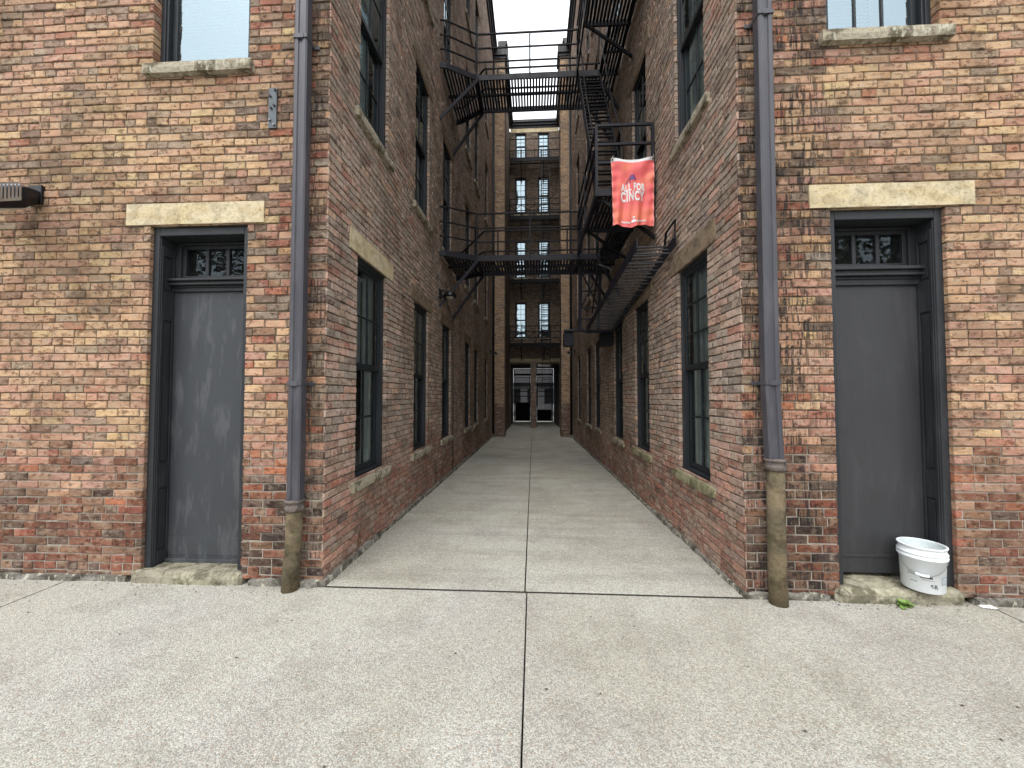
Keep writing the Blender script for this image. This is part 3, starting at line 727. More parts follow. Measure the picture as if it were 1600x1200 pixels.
def near_street():
    b = thing('opposite_building', 'brick house with a dark pitched roof across the street', 'building', (4,-24,-.2))
    w = MB(); w.box(-6,13,-32,-24,-.4,7.0); w.build('wall', M['sandstone'], b)
    r = MB(); r.poly([(-6.4,-23.6,6.9),(13.4,-23.6,6.9),(13.4,-28,10.2),(-6.4,-28,10.2)]); r.poly([(-6.4,-32.4,6.9),(-6.4,-28,10.2),(13.4,-28,10.2),(13.4,-32.4,6.9)]); r.build('roof', M['asphalt'], b)
    for i in range(6):
        for z in (.8,4.0):
            f = MB(); f.box(-5+i*3.1,-3.9+i*3.1,-23.97,-23.9,z,z+1.9); f.build('window', M['sash'], b)
    rr = random.Random(4)
    for k, (x, y, h, lab) in enumerate(((-9.5,-20,10.5,'tall leafy tree across the street'),(-20,-22,14,'broad leafy tree further along the street'),(20,-21,14,'leafy tree at the other end of the street'))):
        t = thing('tree', lab, 'tree', (x,y,-.2))
        q = MB(); q.tube([(x,y,-.3),(x+.1,y,2.5),(x-.2,y+.1,h*.7)],[.26,.2,.08],10)
        for i in range(7):
            a = rr.uniform(0,6.28); q.tube([(x,y,2.3+i*.5),(x+1.6*math.cos(a),y+1.6*math.sin(a),4+i*.6)],[.09,.03],6)
        q.build('trunk', M['boot'], t)
        c = MB()
        for i in range(4200):
            while True:
                p = Vector((rr.uniform(-1,1), rr.uniform(-1,1), rr.uniform(-1,1)))
                if p.length < 1 and noise.noise(p*2.3 + Vector((k*5,0,0))) > -.12: break
            p = Vector((x + p.x*(2.0+h*.22), y + p.y*3.0, h*.62 + p.z*h*.38)); u = Vector((rr.gauss(0,1),rr.gauss(0,1),rr.gauss(0,1))).normalized(); v = u.orthogonal().normalized(); s_ = rr.uniform(.10,.22)
            c.poly([p-u*s_, p+v*s_*.6, p+u*s_, p-v*s_*.6])
        c.build('crown', M['leafdark'], t)
near_street()
def far_street():
    b = thing('far_building', 'pale building across the street seen through the passage doors', 'building', (0,44,-.3))
    w = MB(); w.box(-14,14,44,50,-.4,9); w.build('wall', plain('paleclad', (.34,.34,.34,1), .7), b)
    k = MB(); x = -13
    for i in range(13):
        xx = -13 + i*2.05
        f = MB(); f.box(xx, xx+1.2, 43.95, 43.999, .6 if i % 2 else .2, 2.4); f.build('window', M['dark'], b)
    k = MB(); k.box(-14,14,43.6,43.99,2.75,3.1); k.build('awning', M['sash'], b)
far_street()

# ------------------------------------------------------------------ main fire escape
def fire_escape():
    t = thing('fire_escape', 'black iron fire escape with two slatted bridges crossing the alley, stairs and raised drop stair', 'fire escape', (0, 4.4, 0))
    I = M['iron']; G = M['iron_grey']
    def slats(mb, x0, x1, yn, yf, z, pitch=.058, w=.036):
        n = int((x1-x0)/pitch)
        for i in range(n+1):
            x = x0 + (x1-x0)*(i+.5)/(n+1); mb.box(x-w/2, x+w/2, yn(x), yf(x), z-.028, z)
    def rail(mb, p, q, r=.013): mb.bar(p, q, r*2, r*2)
    BR = ((4.04, 4.0, 4.86), (7.41, 3.96, 4.78))
    for z, y0, y1 in BR:
        fn = lambda x: y0 - .30*max(0, min(1, (-1.03-x)/.5)); ff = lambda x: y1 + .30*max(0, min(1, (-1.03-x)/.5))
        d = MB(); slats(d, XL+.03, XR-.03, fn, ff, z)
        d.build('bridge_deck', I, t)
        f = MB()
        for ya, s in ((y0, -1), (y1, 1)):
            f.box(-1.04, XR-.02, ya-.012, ya+.012, z-.085, z+.02)
            f.bar((-1.04,ya,z-.03),(-1.54,ya+s*.30,z-.03),.024,.10); f.bar((-1.54,ya+s*.30,z-.03),(XL,ya+s*.32,z-.03),.024,.10)
        ym = (y0+y1)/2; f.box(XL, XR-.02, ym-.02, ym+.02, z-.06, z-.021)
        f.box(-1.06,-1.02,y0,y1,z-.07,z-.022); f.box(.80,.84,y0,y1,z-.07,z-.022)
        f.build('bridge_frame', G, t)
        r = MB(); zz = (.80,.53,.27)
        for h in zz:
            rail(r, (-1.03,y0,z+h), (.82,y0,z+h), .011 if h < .7 else .013); rail(r, (-1.03,y0,z+h), (-1.54,y0-.30,z+h), .011); rail(r, (-1.54,y0-.30,z+h),(XL,y0-.32,z+h),.011)
        for x in (-1.03, -.05, .82): rail(r, (x,y0,z-.05),(x,y0,z+.81),.014)
        rail(r, (-1.54,y0-.30,z-.05),(-1.54,y0-.30,z+.81),.012)
        r.build('railing', I, t)
        r = MB()
        for h in (.85,.42):
            rail(r, (-1.0,y1,z+h),(.9,y1,z+h)); rail(r, (-1.0,y1,z+h),(-1.5,y1+.28,z+h*.62)); rail(r, (-1.5,y1+.28,z+h*.62),(XL,y1+.3,z+h*.62)); rail(r,(.9,y1,z+h),(XR,y1,z+h+.02))
        for x in (-.72,.70): rail(r, (x,y1,z-.03),(x,y1,z+.86),.014)
        r.build('railing', I, t)
        for ya, yb in ((y0,y0-.30),(y1,y1+.0)):
            br = MB(); br.bar((-1.0,ya,z-.05),(XL-.01,yb+ (0 if ya == y0 else -.05),z-1.0),.04,.05); br.build('bracket', G, t)
            br = MB(); br.bar((1.15,ya,z-.06),(XR+.01,ya,z-.75),.04,.05); br.build('bracket', G, t)
    # landings along the right wall, stair wells and stairs
    for z in (4.12, 7.43):
        d = MB(); slats(d, .83, XR-.04, lambda x: 1.95, lambda x: 3.03, z); slats(d, 1.22, XR-.04, lambda x: 3.03, lambda x: 4.0, z-.03)
        d.build('landing_deck', I, t)
        f = MB()
        f.box(.80,XR-.01,1.935,1.965,z-.075,z+.02); f.box(.80,XR-.02,3.015,3.045,z-.085,z-.0); f.box(.80,.825,1.95,4.0,z-.085,z+.0); f.box(XR-.05,XR-.03,1.95,4.0,z-.075,z-.021); f.box(.83,XR-.04,2.48,2.51,z-.05,z-.021); f.box(1.20,1.222,3.03,4.0,z-.085,z-.01); f.box(1.22,XR-.04,3.5,3.53,z-.085,z-.055)
        f.build('landing_frame', G, t)
        r = MB()
        for h in (.85,.60,.36):
            rail(r,(.82,1.95,z+h),(XR-.02,1.95,z+h),.015); rail(r,(.82,1.95,z+h),(.82,3.95,z+h),.013)
        for x, y in ((.82,1.95),(XR-.04,1.95),(.82,3.03)): rail(r,(x,y,z-.06),(x,y,z+.86),.017)
        r.build('railing', G, t)
        for y in (2.0, 3.02):
            br = MB(); br.bar((.86,y,z-.07),(XR+.01,y,z-.62),.03,.04); br.build('bracket', I, t)
    st = MB(); a = Vector((0,2.05,4.12)); c = Vector((0,4.0,7.41)); 
    for x in (.835,1.205): st.bar((x,a.y,a.z),(x,c.y,c.z),.012,.14,up=(0,-.86,.5))
    n = 15; s = st.build('stair', G, t)
    for i in range(1, n):
        p = a.lerp(c, i/n); tr = MB()
        for k in range(2): tr.box(.84,1.20,p.y-.08+k*.08,p.y-.045+k*.08,p.z-.015,p.z)
        tr.build('tread', I, s).location = (0,0,0)
    hr = MB()
    for x in (.835,1.21):
        hr.tube([(x,a.y+.1,a.z+.0),(x,a.y+.1,a.z+.75),(x,a.y+.9,a.z+2.05),(x,c.y-.1,c.z+.75),(x,c.y,c.z+.2)],.011,6)
    hr.build('handrail', I, s).location = (0,0,0)
    # drop stair held up level by its counterweights
    ds = MB(); p0 = Vector((0,1.22,3.14)); p1 = Vector((0,4.42,2.76))
    xl = lambda k: 1.13 - .10*k
    ds.bar((xl(0),p0.y,p0.z),(xl(1),p1.y,p1.z),.014,.11); ds.bar((XR-.05,p0.y-.05,p0.z+.01),(XR-.05,p1.y,p1.z),.014,.11)
    d = ds.build('drop_stair', G, t)
    n = 15
    for i in range(n):
        tr = MB(); k = (i+.8)/(n+.3); q = p0.lerp(p1, k)
        tr.bar((xl(k),q.y-.05,q.z-.055),(XR-.055,q.y-.05,q.z-.055),.022,.012); tr.bar((xl(k),q.y+.03,q.z+.05),(XR-.055,q.y+.03,q.z+.05),.022,.012); tr.bar((xl(k),q.y-.01,q.z),(XR-.055,q.y-.01,q.z),.02,.012)
        tr.build('tread', M['treadlit'], d).location = (0,0,0)
    h = MB(); h.tube([(XR-.06,1.17,3.15),(XR-.055,1.17,3.36),(XR-.055,1.45,3.34),(XR-.055,1.55,3.1)],.014,6)
    h.build('handrail', I, d).location = (0,0,0)
    ax = MB(); ax.tube([(.60,4.5,2.745),(XR,4.5,2.745)],.028,8); ax.box(.98,1.54,4.42,4.47,2.69,2.75); ax.build('axle', G, d).location = (0,0,0)
    for x0, x1 in ((.60,.79),(1.31,1.55)):
        w = MB(); w.box(x0,x1,4.52,4.80,2.46,2.72); w.bar(((x0+x1)/2,4.5,2.75),((x0+x1)/2,4.68,2.70),.05,.03); w.build('counterweight', G, d, bevel=.006).location = (0,0,0)
    po = MB()
    for x in (.89, 1.24): po.bar((x,4.03,4.1),(x,4.45,2.70),.05,.05) if x > 1 else po.bar((x,4.06,4.95),(x,4.42,2.70),.06,.05)
    for z, a_ in ((3.75,.9),(3.45,.9),(3.15,.9),(2.95,.9)): po.bar((.90,4.12+(4.04-z)*.25,z),(1.24,4.12+(4.04-z)*.25,z),.02,.025)
    po.bar((.9,4.2,3.8),(1.24,4.35,3.15),.02,.02); po.bar((1.24,4.2,3.8),(.9,4.35,3.15),.02,.02)
    po.build('hanger', G, t)
    rod = MB(); rod.tube([(1.12,3.75,3.78),(1.16,2.9,3.42)],.013,6); rod.build('pull_rod', M['steel'], t)
    cb = MB(); cb.tube([(1.08,3.6,4.0),(1.10,3.55,3.75),(1.08,3.6,3.5),(1.06,3.75,3.2),(1.05,3.9,2.95)],.014,6); cb.build('chain', I, t)
    return t
FE = fire_escape()

def rear_escape():
    t = thing('fire_escape', 'distant dark fire escape balconies joined by ladders on the end wall', 'fire escape', (0, YE, 4.3))
    y0, y1 = 17.72, YE-.02; xa, xb = -1.27, 1.46
    zs = (4.3, 7.77, 11.24, 14.46)
    for k, z in enumerate(zs):
        d = MB(); x = xa
        while x < xb:
            if not (.5 < x < .92 and k < 4 and k > 0 and False): d.box(x, x+.035, y0, y1, z-.03, z)
            x += .052
        d.box(xa, xb, y0-.01, y0+.015, z-.17, z+.03); d.box(xa, xb, (y0+y1)/2-.02, (y0+y1)/2+.02, z-.08, z-.031)
        d.build('deck', M['iron'], t)
        r = MB(); H = .95
        for h in ((H,.64,.32) if k != 3 else (1.05,.42)): r.bar((xa,y0,z+h),(xb,y0,z+h),.034,.034); r.bar((xa,y0,z+h),(xa,y1,z+h),.024,.024)
        for x in (xa,-.62,.1,.45,.93,xb): r.bar((x,y0,z-.05),(x,y0,z+(H if k != 3 else .5)),.03,.03)
        if k == 3:
            x = xa
            while x < xb: r.bar((x,y0,z-.05),(x,y0,z+.42),.02,.02); x += .085
        else:
            for a, c in ((xa,-.62),(-.62,.1),(.1,.45)): r.bar((a,y0,z+.05),(c,y0,z+.64),.026,.026); r.bar((a,y0,z+.64),(c,y0,z+.05),.026,.026)
        r.build('railing', M['iron'], t)
        for x in (-.65, .6):
            b = MB(); b.bar((x,y0+.05,z-.06),(x,YE,z-.85),.05,.05); b.build('bracket', M['iron'], t)
    for za, zb in ((1.9,4.9),(4.3,8.4),(7.77,11.9),(11.24,15.0)):
        l = MB(); ya = y0-.12 if za < 4 else y0+.05
        for x in (.48,.90): l.bar((x,ya,za),(x,ya+.1,zb),.03,.03)
        z = za+.2
        while z < zb: l.bar((.48,ya+.1*(z-za)/(zb-za),z),(.90,ya+.1*(z-za)/(zb-za),z),.025,.04); z += .27
        l.build('ladder', M['iron_grey'], t)
rear_escape()

# ------------------------------------------------------------------ downspouts
def downspout(side):
    L = side == 0; x = -1.83 if L else 1.722; zc = .655 if L else 1.0; yc = -.085
    t = thing('downspout', 'grey metal downspout at the left corner of the alley with a short low boot pipe' if L else 'grey metal downspout right of the alley standing on a tall tan boot pipe', 'downspout', (x, yc, 0), 'downspouts at the alley corners')
    p = MB(); a, d = .052, .042; sh = 0 if L else .02
    prof = [(-a,-d+.01),(-a+.01,-d),(-.018,-d),(-.012,-d+.009),(.012,-d+.009),(.018,-d),(a-.01,-d),(a,-d+.01),(a,d-.01),(a-.01,d),(-a+.01,d),(-a,d-.01)]
    zs = [zc-.03, 1.2, 1.57, 2.6, 4.3, 6.0, TOP] if not L else [zc-.03, 1.58, 3.0, 4.3, 6.0, TOP]
    off = lambda z: (sh*max(0, min(1, (1.57-z)/.6)), 0)
    ks = []
    for z in zs:
        ks.append(len(p.v)); ox, oy = off(z)
        for u, v in prof: p.v.append((x+ox+u, yc+oy+v, z))
    n = len(prof)
    for k0, k1 in zip(ks, ks[1:]):
        for j in range(n): p.f.append((k0+j,k0+(j+1)%n,k1+(j+1)%n,k1+j)); p.m.append(0)
    p.build('pipe', M['downspout'], t, bevel=0)
    for z in (1.575, 4.32):
        s = MB(); ox, _ = off(z)
        for (u0,u1,v0,v1) in ((-a-.004,a+.004,-d-.006,-d-.001),(-a-.005,-a-.0005,-d-.001,.08),(a+.0005,a+.005,-d-.001,.08)): s.box(x+ox+u0,x+ox+u1,yc+v0,yc+v1,z-.013,z+.013)
        s.box(x+ox-.03,x+ox+.03,yc-d-.010,yc-d-.006,z-.018,z+.018)
        ex = a+.045 if L else -a-.045
        s.box(min(x+ox,x+ox+ex),max(x+ox,x+ox+ex),.0-.020,-.012,z-.014,z+.014)
        s.build('strap', M['downspout'], t, bevel=.002)
    bx = x+sh-(.012 if L else .0)
    c = MB(); c.lathe([(.0,-.055),(.062,-.055),(.070,-.047),(.070,-.020),(.064,-.014),(.064,.008),(.073,.013),(.073,.028),(.0,.03)], (bx+.005,yc,zc), 28); c.build('collar', M['collar'], t, smooth=True)
    b = MB(); dx = -.02 if L else .006
    b.tube([(bx+.005,yc,zc-.055),(bx+.003,yc,zc*.55),(bx+dx*.6,yc,zc*.25),(bx+dx,yc-.004,-.03)],[.057,.058,.060,.061],24); b.build('boot', M['boot'], t, smooth=True)
downspout(0); downspout(1)
for sx, lab in ((-1,'thin dark drainpipe in the far left corner beside the left brick pier'),(1,'thin dark drainpipe in the far right corner beside the right brick pier')):
    x = XL+.055 if sx < 0 else XR-.055
    t = thing('drainpipe', lab, 'drainpipe', (x,YP-.07,-.15), 'drainpipes beside the piers')
    p = MB(); p.tube([(x,YP-.07,-.12),(x,YP-.07,15.5)],.045,10); p.build('pipe', M['sash'], t, smooth=True)
    p = MB(); stone(p, x-.09,x+.09,YP-.25,YP-.03,-.3,-.06,.05,.012,sx); p.build('splash_block', M['foundation'], t)

# ------------------------------------------------------------------ lamps and fittings
def floodlight():
    t = thing('floodlight', 'black and silver finned wall floodlight reaching out from the left front wall', 'light', (-4.1,0,3.12))
    x = -4.17
    b = MB(); b.box(x-.06,x+.06,-.03,0,3.09,3.25); b.build('wall_plate', M['lampblack'], t, bevel=.004)
    h = MB(); sec = [(-.02,.05,3.07,3.16),(-.09,.075,3.045,3.185),(-.20,.105,3.03,3.215),(-.50,.118,3.05,3.225),(-.56,.10,3.09,3.20)]
    ks = []
    for y, w, z0, z1 in sec:
        ks.append(len(h.v)); zm = (z0+z1)/2
        h.v += [(x-w,y,zm-.01),(x-w*.8,y,z0),(x+w*.8,y,z0),(x+w,y,zm-.01),(x+w*.85,y,z1-.015),(x+w*.5,y,z1),(x-w*.5,y,z1),(x-w*.85,y,z1-.015)]
    for k0, k1 in zip(ks, ks[1:]):
        for j in range(8): h.f.append((k0+j,k0+(j+1)%8,k1+(j+1)%8,k1+j)); h.m.append(0)
    h.f.append(tuple(ks[0]+j for j in range(8))); h.m.append(0); h.f.append(tuple(ks[-1]+j for j in range(8))[::-1]); h.m.append(0)
    tilt = lambda mb: setattr(mb, 'v', [(a, b*.72, c + .42*b + .05) for a, b, c in mb.v])
    tilt(h); h.build('housing', M['lampblack'], t, bevel=.004)
    f = MB()
    for i in range(9): f.box(x-.09+i*.0225-.004,x-.09+i*.0225+.004,-.53,-.27,3.19,3.245)
    f.box(x-.112,x-.104,-.53,-.27,3.10,3.19); [f.box(x+.095,x+.122,-.53+.03*q,-.512+.03*q,3.115,3.228) for q in range(9)]; f.box(x+.09,x+.112,-.54,-.26,3.095,3.125); tilt(f); f.build('heat_sink', M['heatsink'], t)
    l = MB(); l.box(x-.075,x+.075,-.45,-.14,3.022,3.045); tilt(l); l.build('lens', M['lens'], t, bevel=.005)
floodlight()
def wall_lamp(x, y, z, sx, label, big):
    t = thing('wall_lamp', label, 'light', (x,y,z), 'small wall lamps in the alley')
    p = MB(); s = 1 if big else .8
    p.box(min(x,x+sx*.03),max(x,x+sx*.03),y-.07*s,y+.07*s,z-.06,z+.10); p.build('wall_plate', M['lampblack'], t, bevel=.004)
    a = MB(); a.tube([(x+sx*.02,y,z+.06),(x+sx*.10,y,z+.09),(x+sx*.17,y,z+.04)],.015,8); a.build('arm', M['lampblack'], t)
    h = MB(); h.lathe([(.0,.07),(.05,.065),(.075*s+.02,.03),(.10*s+.02,-.02),(.10*s+.02,-.045),(.085*s,-.045),(.0,-.035)], (x+sx*.19,y,z), 20); h.build('shade', M['lampblack'], t, smooth=True)
    l = MB(); l.lathe([(.07*s,-.04),(.05*s,-.07),(.0,-.08)], (x+sx*.19,y,z), 16); l.build('lens', M['lens'], t, smooth=True)
wall_lamp(XL, 3.72, 3.27, 1, 'small dark wall lamp on the left alley wall under the lower bridge bracket', True)
wall_lamp(XL, 11.7, 3.12, 1, 'distant small wall lamp beside the left brick pier', False)
wall_lamp(XR, 11.6, 3.12, -1, 'distant small wall lamp beside the right brick pier', False)

def plate():
    t = thing('anchor_plate', 'narrow riveted steel plate bolted upright to the left front wall', 'plate', (-2.12,0,3.83))
    b = MB(); b.box(-2.155,-2.088,-.022,-.006,3.665,4.0); b.build('strip', M['darksteel'], t, bevel=.002)
    for x, z in ((-2.10,3.98),(-2.14,3.93),(-2.105,3.85),(-2.13,3.83),(-2.14,3.73),(-2.105,3.69)):
        n = MB(); n.tube([(x,-.02,z),(x,-.034,z)],.009,6); n.build('bolt', M['lampblack' if z > 3.75 else 'steel'], t)
plate()
def conduit():
    m = MB(); m.tube([(XL+.03,4.80,-.02),(XL+.03,4.80,2.88),(XL+.035,4.76,3.0),(XL+.03,4.3,3.22),(XL+.03,3.8,3.30)],.016,8)
    tag(m.build('conduit', plain('conduitpaint', (.12,.085,.065,1), .6), None, smooth=True), 'thin brown conduit running up the left alley wall to the wall lamp', 'conduit')
conduit()

# ------------------------------------------------------------------ banner
def banner():
    t = thing('banner', 'coral red banner with white lettering tied to the fire escape railing', 'banner', (1.265,1.915,4.5))
    X0, X1, Z0, Z1, Y = .995, 1.535, 3.625, 4.505, 1.915
    def pos(u, v, lift=0.):
        # u,v in 0..1 from the top left; swags under the top hem, flutes towards the foot
        sag = .035*math.sin(math.pi*u)*(1-v)**1.5*.55
        pin = .018*v*(2*u-1)
        x = X0 + (X1-X0)*u - pin
        z = Z1 - (Z1-Z0)*v - sag + .018*math.sin(u*9.5+.6)*v**3
        w1 = abs(2*u-1)
        sw = .030*math.sin((v*1.9 - .55*(1-w1**1.6))*9)*math.exp(-v*3.2)
        fl = .020*math.sin(u*12.5+1.)*v**1.3 + .012*math.sin(u*27+v*5)*v
        ed = .008*math.sin(v*40+u*6)*(w1**4)
        return Vector((x, Y - .02 + sw*.5 - fl*.8 + ed - lift, z))
    nu, nv = 60, 90; m = MB()
    for j in range(nv+1):
        for i in range(nu+1): m.v.append(tuple(pos(i/nu, j/nv)))
    for j in range(nv):
        for i in range(nu):
            a = j*(nu+1)+i; m.f.append((a,a+nu+1,a+nu+2,a+1)); m.m.append(1 if j < 4 else (2 if i == 0 or i == nu-1 else 0))
    tt = NT('bannercloth'); n = tt.noise(4.5, 3, .5, loc=(1,3,5)); n2 = tt.noise(400, 1, .5)
    c = tt.mix(tt.ramp(n, .42, .66), (.78,.13,.13,1), (.80,.20,.125,1)); tt.principled(c, .6, 0, tt.bump(n2,.1,.001))
    m.build('cloth', [tt.mat, M['whitecloth'], plain('bannerhem', (.82,.30,.27,1), .7)], t, smooth=True)
    white = M['whitecloth']
    def conform(polys, name, mat, lift=.004):
        o = MB(); o.v = [tuple(pos(u, v, lift)) for (u, v) in polys[0]]; o.f = polys[1]; o.m = [0]*len(o.f); return o.build(name, mat, t)
    def text(s, u0, u1, v0, v1, name, mat, off=.018, wob=0.):
        cu = bpy.data.curves.new(name, 'FONT'); cu.body = s; cu.offset = off; cu.space_character = 1.18; cu.resolution_u = 4
        ob = bpy.data.objects.new(name, cu); COL.objects.link(ob)
        dg = bpy.context.evaluated_depsgraph_get(); dg.update()
        me = bpy.data.meshes.new_from_object(ob.evaluated_get(dg))
        bm = bmesh.new(); bm.from_mesh(me)
        bmesh.ops.triangulate(bm, faces=bm.faces)
        for _ in range(2):
            bmesh.ops.subdivide_edges(bm, edges=[e for e in bm.edges if e.calc_length() > .12], cuts=1); bmesh.ops.triangulate(bm, faces=[f for f in bm.faces if len(f.verts) > 3])
        xs = [v.co.x for v in bm.verts]; ys = [v.co.y for v in bm.verts]; ax, bx, ay, by = min(xs), max(xs), min(ys), max(ys)
        P = []
        for v in bm.verts:
            a = (v.co.x-ax)/(bx-ax); q = (v.co.y-ay)/(by-ay)
            P.append((u0+(u1-u0)*a, v1-(v1-v0)*q + wob*math.sin(a*9.0)))
        bm.verts.ensure_lookup_table(); F = [tuple(v.index for v in f.verts) for f in bm.faces]
        bm.verts.index_update(); F = [tuple(v.index for v in f.verts) for f in bm.faces]
        bm.free(); bpy.data.objects.remove(ob); bpy.data.curves.remove(cu)
        return conform((P, F), name, mat, .005)
    text('ALL FOR', .215, .785, .365, .485, 'lettering', white, .045, .010)
    text('CINCY', .21, .775, .485, .635, 'lettering', white, .045, .010)
    pur = plain('purple', (.22,.13,.40,1), .7); navy = plain('navy', (.05,.03,.12,1), .7)
    def patch(pts, name, mat, lift=.004):
        return conform(([p for p in pts], [tuple(range(len(pts)))]), name, mat, lift)
    patch([(.485,.235),(.555,.31),(.42,.31)], 'emblem', pur, .006)
    for a, b in (((.46,.245),(.375,.33)),((.375,.32),(.33,.385)),((.51,.245),(.57,.315)),((.44,.30),(.425,.37))):
        du = .008; patch([(a[0]-du,a[1]),(a[0]+du,a[1]),(b[0]+du,b[1]),(b[0]-du,b[1])], 'emblem_line', navy, .007)
    k = 0
    for u0, u1 in ((.21,.43),(.58,.82)):
        n = 7 if u0 < .5 else 8
        for i in range(n):
            a = u0+(u1-u0)*i/n; patch([(a,.925),(a,.95),(a+(u1-u0)/n*.72,.95),(a+(u1-u0)/n*.72,.925)], 'small_print', white)
    patch([(.45,.915),(.45,.94),(.56,.94),(.56,.915),(.505,.89)], 'small_print', white); patch([(.485,.855),(.485,.88),(.535,.88),(.535,.855)], 'small_print', white)
    for u in (.03,.97):
        g = MB(); p = pos(u,.022,.005); g.tube([tuple(p),tuple(p+Vector((0,-.006,0)))],.012,12); g.build('grommet', M['ink'], t)
        r = MB(); r.tube([tuple(p),tuple(p+Vector((.006,.0,.03))),(p.x+.012,1.95,4.52),(p.x+.02,1.93,4.56)],.004,6); r.build('tie', M['whitecloth'], t)
banner()

# ------------------------------------------------------------------ bucket
def bucket():
    cx, cy, cz = 2.805, -.005, .10
    K = .90
    t = thing('bucket', 'white plastic bucket with wire handle standing on the right doorstep', 'bucket', (cx,cy,cz))
    h = .35; r0, r1 = .114, .124
    rr = lambda z: r0+(r1-r0)*z/h
    o = MB(); o.lathe([(.0,.0),(r0-.006,.0),(r0,.008),(rr(.25),.25),(rr(.25)+.010,.252),(rr(.25)+.012,.262),(rr(.26)+.012,.272),(rr(.27)+.004,.276),(rr(.285)+.004,.285),(rr(.285)+.011,.288),(rr(.295)+.011,.297),(rr(.3)+.002,.300),(rr(.338)+.002,.338),(rr(.34)+.008,.341),(rr(.34)+.008,.350),(rr(.34)-.002,.352),(rr(.33)-.004,.34),(rr(.02)-.006,.02),(0,.018)], (cx,cy,cz), 48)
    o.v = [(x, y, cz+(z-cz)*K) for x, y, z in o.v]
    for i, f in enumerate(o.f): o.m[i] = 1 if i >= 48*15 else 0
    o.build('body', [M['bucket'], M['bucket_in']], t, smooth=True)
    hd = MB(); pts = []
    a0, a1 = rad(-62), rad(-200)
    for i in range(25):
        k = i/24; a = a0 + (a1-a0)*k; s = math.sin(math.pi*k)
        pts.append((cx+(rr(.2)+.012+.006*s)*math.cos(a), cy+(rr(.2)+.012+.006*s)*math.sin(a), cz+(.262-.12*s**.8)*K))
    hd.tube(pts,.0028,6); ho = hd.build('handle', M['steel'], t, smooth=True)
    g = MB(); g.tube(pts[10:16],.009,10); g.build('grip', M['bucket'], ho, smooth=True).location = (0,0,0)
    def mark(a, b, z0, z1, mat, name='print', skew=0.):
        m = MB(); n = 6
        for i in range(n):
            p, q = a+(b-a)*i/n, a+(b-a)*(i+1)/n
            m.poly([(cx+(rr(z)+.0012)*math.cos(rad(w)), cy+(rr(z)+.0012)*math.sin(rad(w)), cz+z*K) for w, z in ((p,z0),(q,z0),(q,z1),(p,z1))])
        m.build(name, mat, t)
    mark(-82,-52,.075,.135,M['greylabel'],'sticker')
    ink = M['ink']; rr_ = random.Random(3)
    a = -140
    for i in range(8): mark(a, a+3.2, .118, .134, ink); a += 4.0
    mark(-172,-150,.130,.134,ink); mark(-172,-156,.145,.148,ink); mark(-165,-146,.078,.082,ink); mark(-136,-104,.104,.106,ink)
    for i, (p, q, z0, z1) in enumerate(((-113,-107,.07,.075),(-113,-110,.06,.07),(-111,-106,.052,.057),(-104,-102,.045,.075),(-102,-98,.07,.075),(-99,-97,.058,.07),(-103,-97,.054,.059),(-98,-95,.045,.053))): mark(p, q, z0, z1, ink)
bucket()

def weed():
    t = thing('weed', 'small green weed sprouting at the foot of the right doorstep', 'weed', (2.60,-.085,0))
    rr = random.Random(5)
    for i in range(20):
        a = rr.uniform(0, 6.28); l = rr.uniform(.035, .075); el = rr.uniform(.25, 1.2); w = l*.30
        m = MB(); c = Vector((2.60,-.085,.0)); d = Vector((math.cos(a)*math.cos(el), math.sin(a)*math.cos(el)*.7, math.sin(el)))
        s = Vector((-math.sin(a), math.cos(a), 0)); b0 = c + d*.012
        L = []; n = 6
        for k in range(n+1):
            f = k/n; p = b0 + d*(l*f) - Vector((0,0,.03*f*f)); ww = w*math.sin(math.pi*min(1, f*.92+.06))
            L.append((p - s*ww + Vector((0,0,.006)), p, p + s*ww + Vector((0,0,.006))))
        for k in range(n):
            (a1,b1,c1),(a2,b2,c2) = L[k], L[k+1]; m.poly([a1,b1,b2,a2]); m.poly([b1,c1,c2,b2])
        m.build('leaf', M['leaf'], t, smooth=True)
weed()
def litter():
    rr = random.Random(11)
    m = MB(); c = Vector((3.13,-.06,.006))
    for i in range(4):
        x = c.x + i*.02; m.poly([(x,c.y-.02-.004*i,.004),(x+.022,c.y-.025-.004*i,.010),(x+.022,c.y+.012,.012),(x,c.y+.014,.006)])
    tag(m.build('paper_scrap', M['paper']), 'crumpled white scrap of paper on the sidewalk by the right doorstep', 'litter')
    g = MB()
    for i in range(150):
        if i < 100: x, y = rr.choice([rr.uniform(-4.6,-1.7), rr.uniform(1.6,3.9)]), -.05 - abs(rr.gauss(0,.05))
        else: x, y = rr.uniform(-3.8,3.8), rr.uniform(-1.7,-.1)
        s = rr.uniform(.003,.008); a = rr.uniform(0,3)
        g.poly([(x+s*math.cos(a+k*1.57)*(1.6 if k%2 else 1), y+s*math.sin(a+k*1.57), .003) for k in range(4)])
        g.poly([(x+s*math.cos(a+k*1.57)*.5, y+s*math.sin(a+k*1.57)*.5, .003+s*.6) for k in range(4)])
    tag(g.build('grit', plain('grit', (.09,.075,.06,1), .9)), 'scattered dark grit and leaf crumbs on the sidewalk', 'grit', kind='stuff')
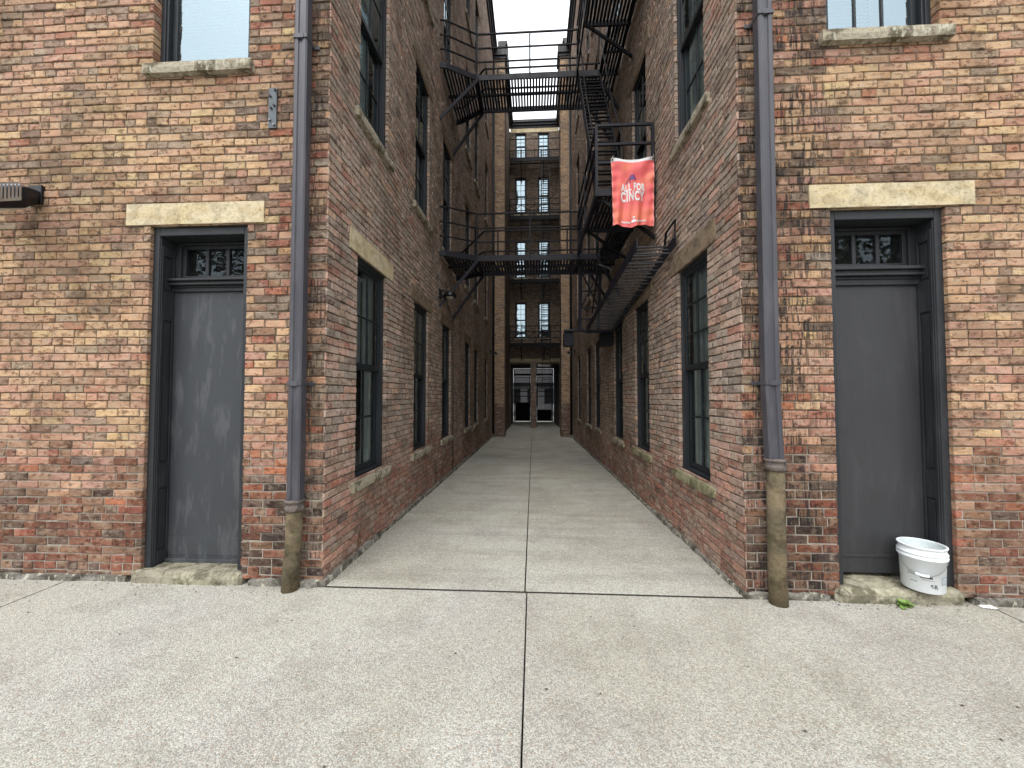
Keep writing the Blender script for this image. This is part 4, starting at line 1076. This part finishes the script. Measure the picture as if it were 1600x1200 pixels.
litter()

# ------------------------------------------------------------------ light
SUN_EL, SUN_AZ = rad(58), rad(195)       # high veiled sun behind the camera
w = bpy.data.worlds.new('World'); S.world = w; w.use_nodes = True; nt = w.node_tree
bg = nt.nodes['Background']; sky = nt.nodes.new('ShaderNodeTexSky'); sky.sky_type = 'NISHITA'; sky.sun_disc = False
sky.sun_elevation = SUN_EL; sky.sun_rotation = SUN_AZ; sky.air_density = 1.0; sky.dust_density = 4.0; sky.ozone_density = 1.0
hs = nt.nodes.new('ShaderNodeHueSaturation'); hs.inputs['Saturation'].default_value = .30
nt.links.new(sky.outputs[0], hs.inputs['Color'])
mx = nt.nodes.new('ShaderNodeMix'); mx.data_type = 'RGBA'; mx.inputs[0].default_value = .6; mx.inputs[7].default_value = (9.2, 9.5, 9.9, 1)   # an even layer of cloud over the sky
nt.links.new(hs.outputs[0], mx.inputs[6]); nt.links.new(mx.outputs[2], bg.inputs['Color']); bg.inputs['Strength'].default_value = .13
ld = bpy.data.lights.new('sun', 'SUN'); ld.energy = .6; ld.angle = rad(35); ld.color = (1,.97,.93)
lo = bpy.data.objects.new('sun', ld); COL.objects.link(lo)
d = Vector((math.sin(SUN_AZ)*math.cos(SUN_EL), math.cos(SUN_AZ)*math.cos(SUN_EL), math.sin(SUN_EL)))
lo.rotation_euler = d.to_track_quat('Z', 'Y').to_euler(); lo.location = (0,-10,20)

# ------------------------------------------------------------------ camera
cd = bpy.data.cameras.new('camera'); cam = bpy.data.objects.new('camera', cd); COL.objects.link(cam)
F = 605.; yaw = math.atan(33/F); pitch = math.atan(19/F*math.cos(yaw))
cam.location = (0,-3.0,1.48); cam.rotation_euler = (rad(90)+pitch, 0, yaw)
cd.sensor_width = 36; cd.lens = 36*F/1600; cd.clip_end = 2000; cd.clip_start = .05
S.camera = cam
S.view_settings.view_transform = 'Standard'; S.view_settings.look = 'None'; S.view_settings.gamma = 1; S.view_settings.exposure = 1.28
S.render.resolution_x = 1024; S.render.resolution_y = 768
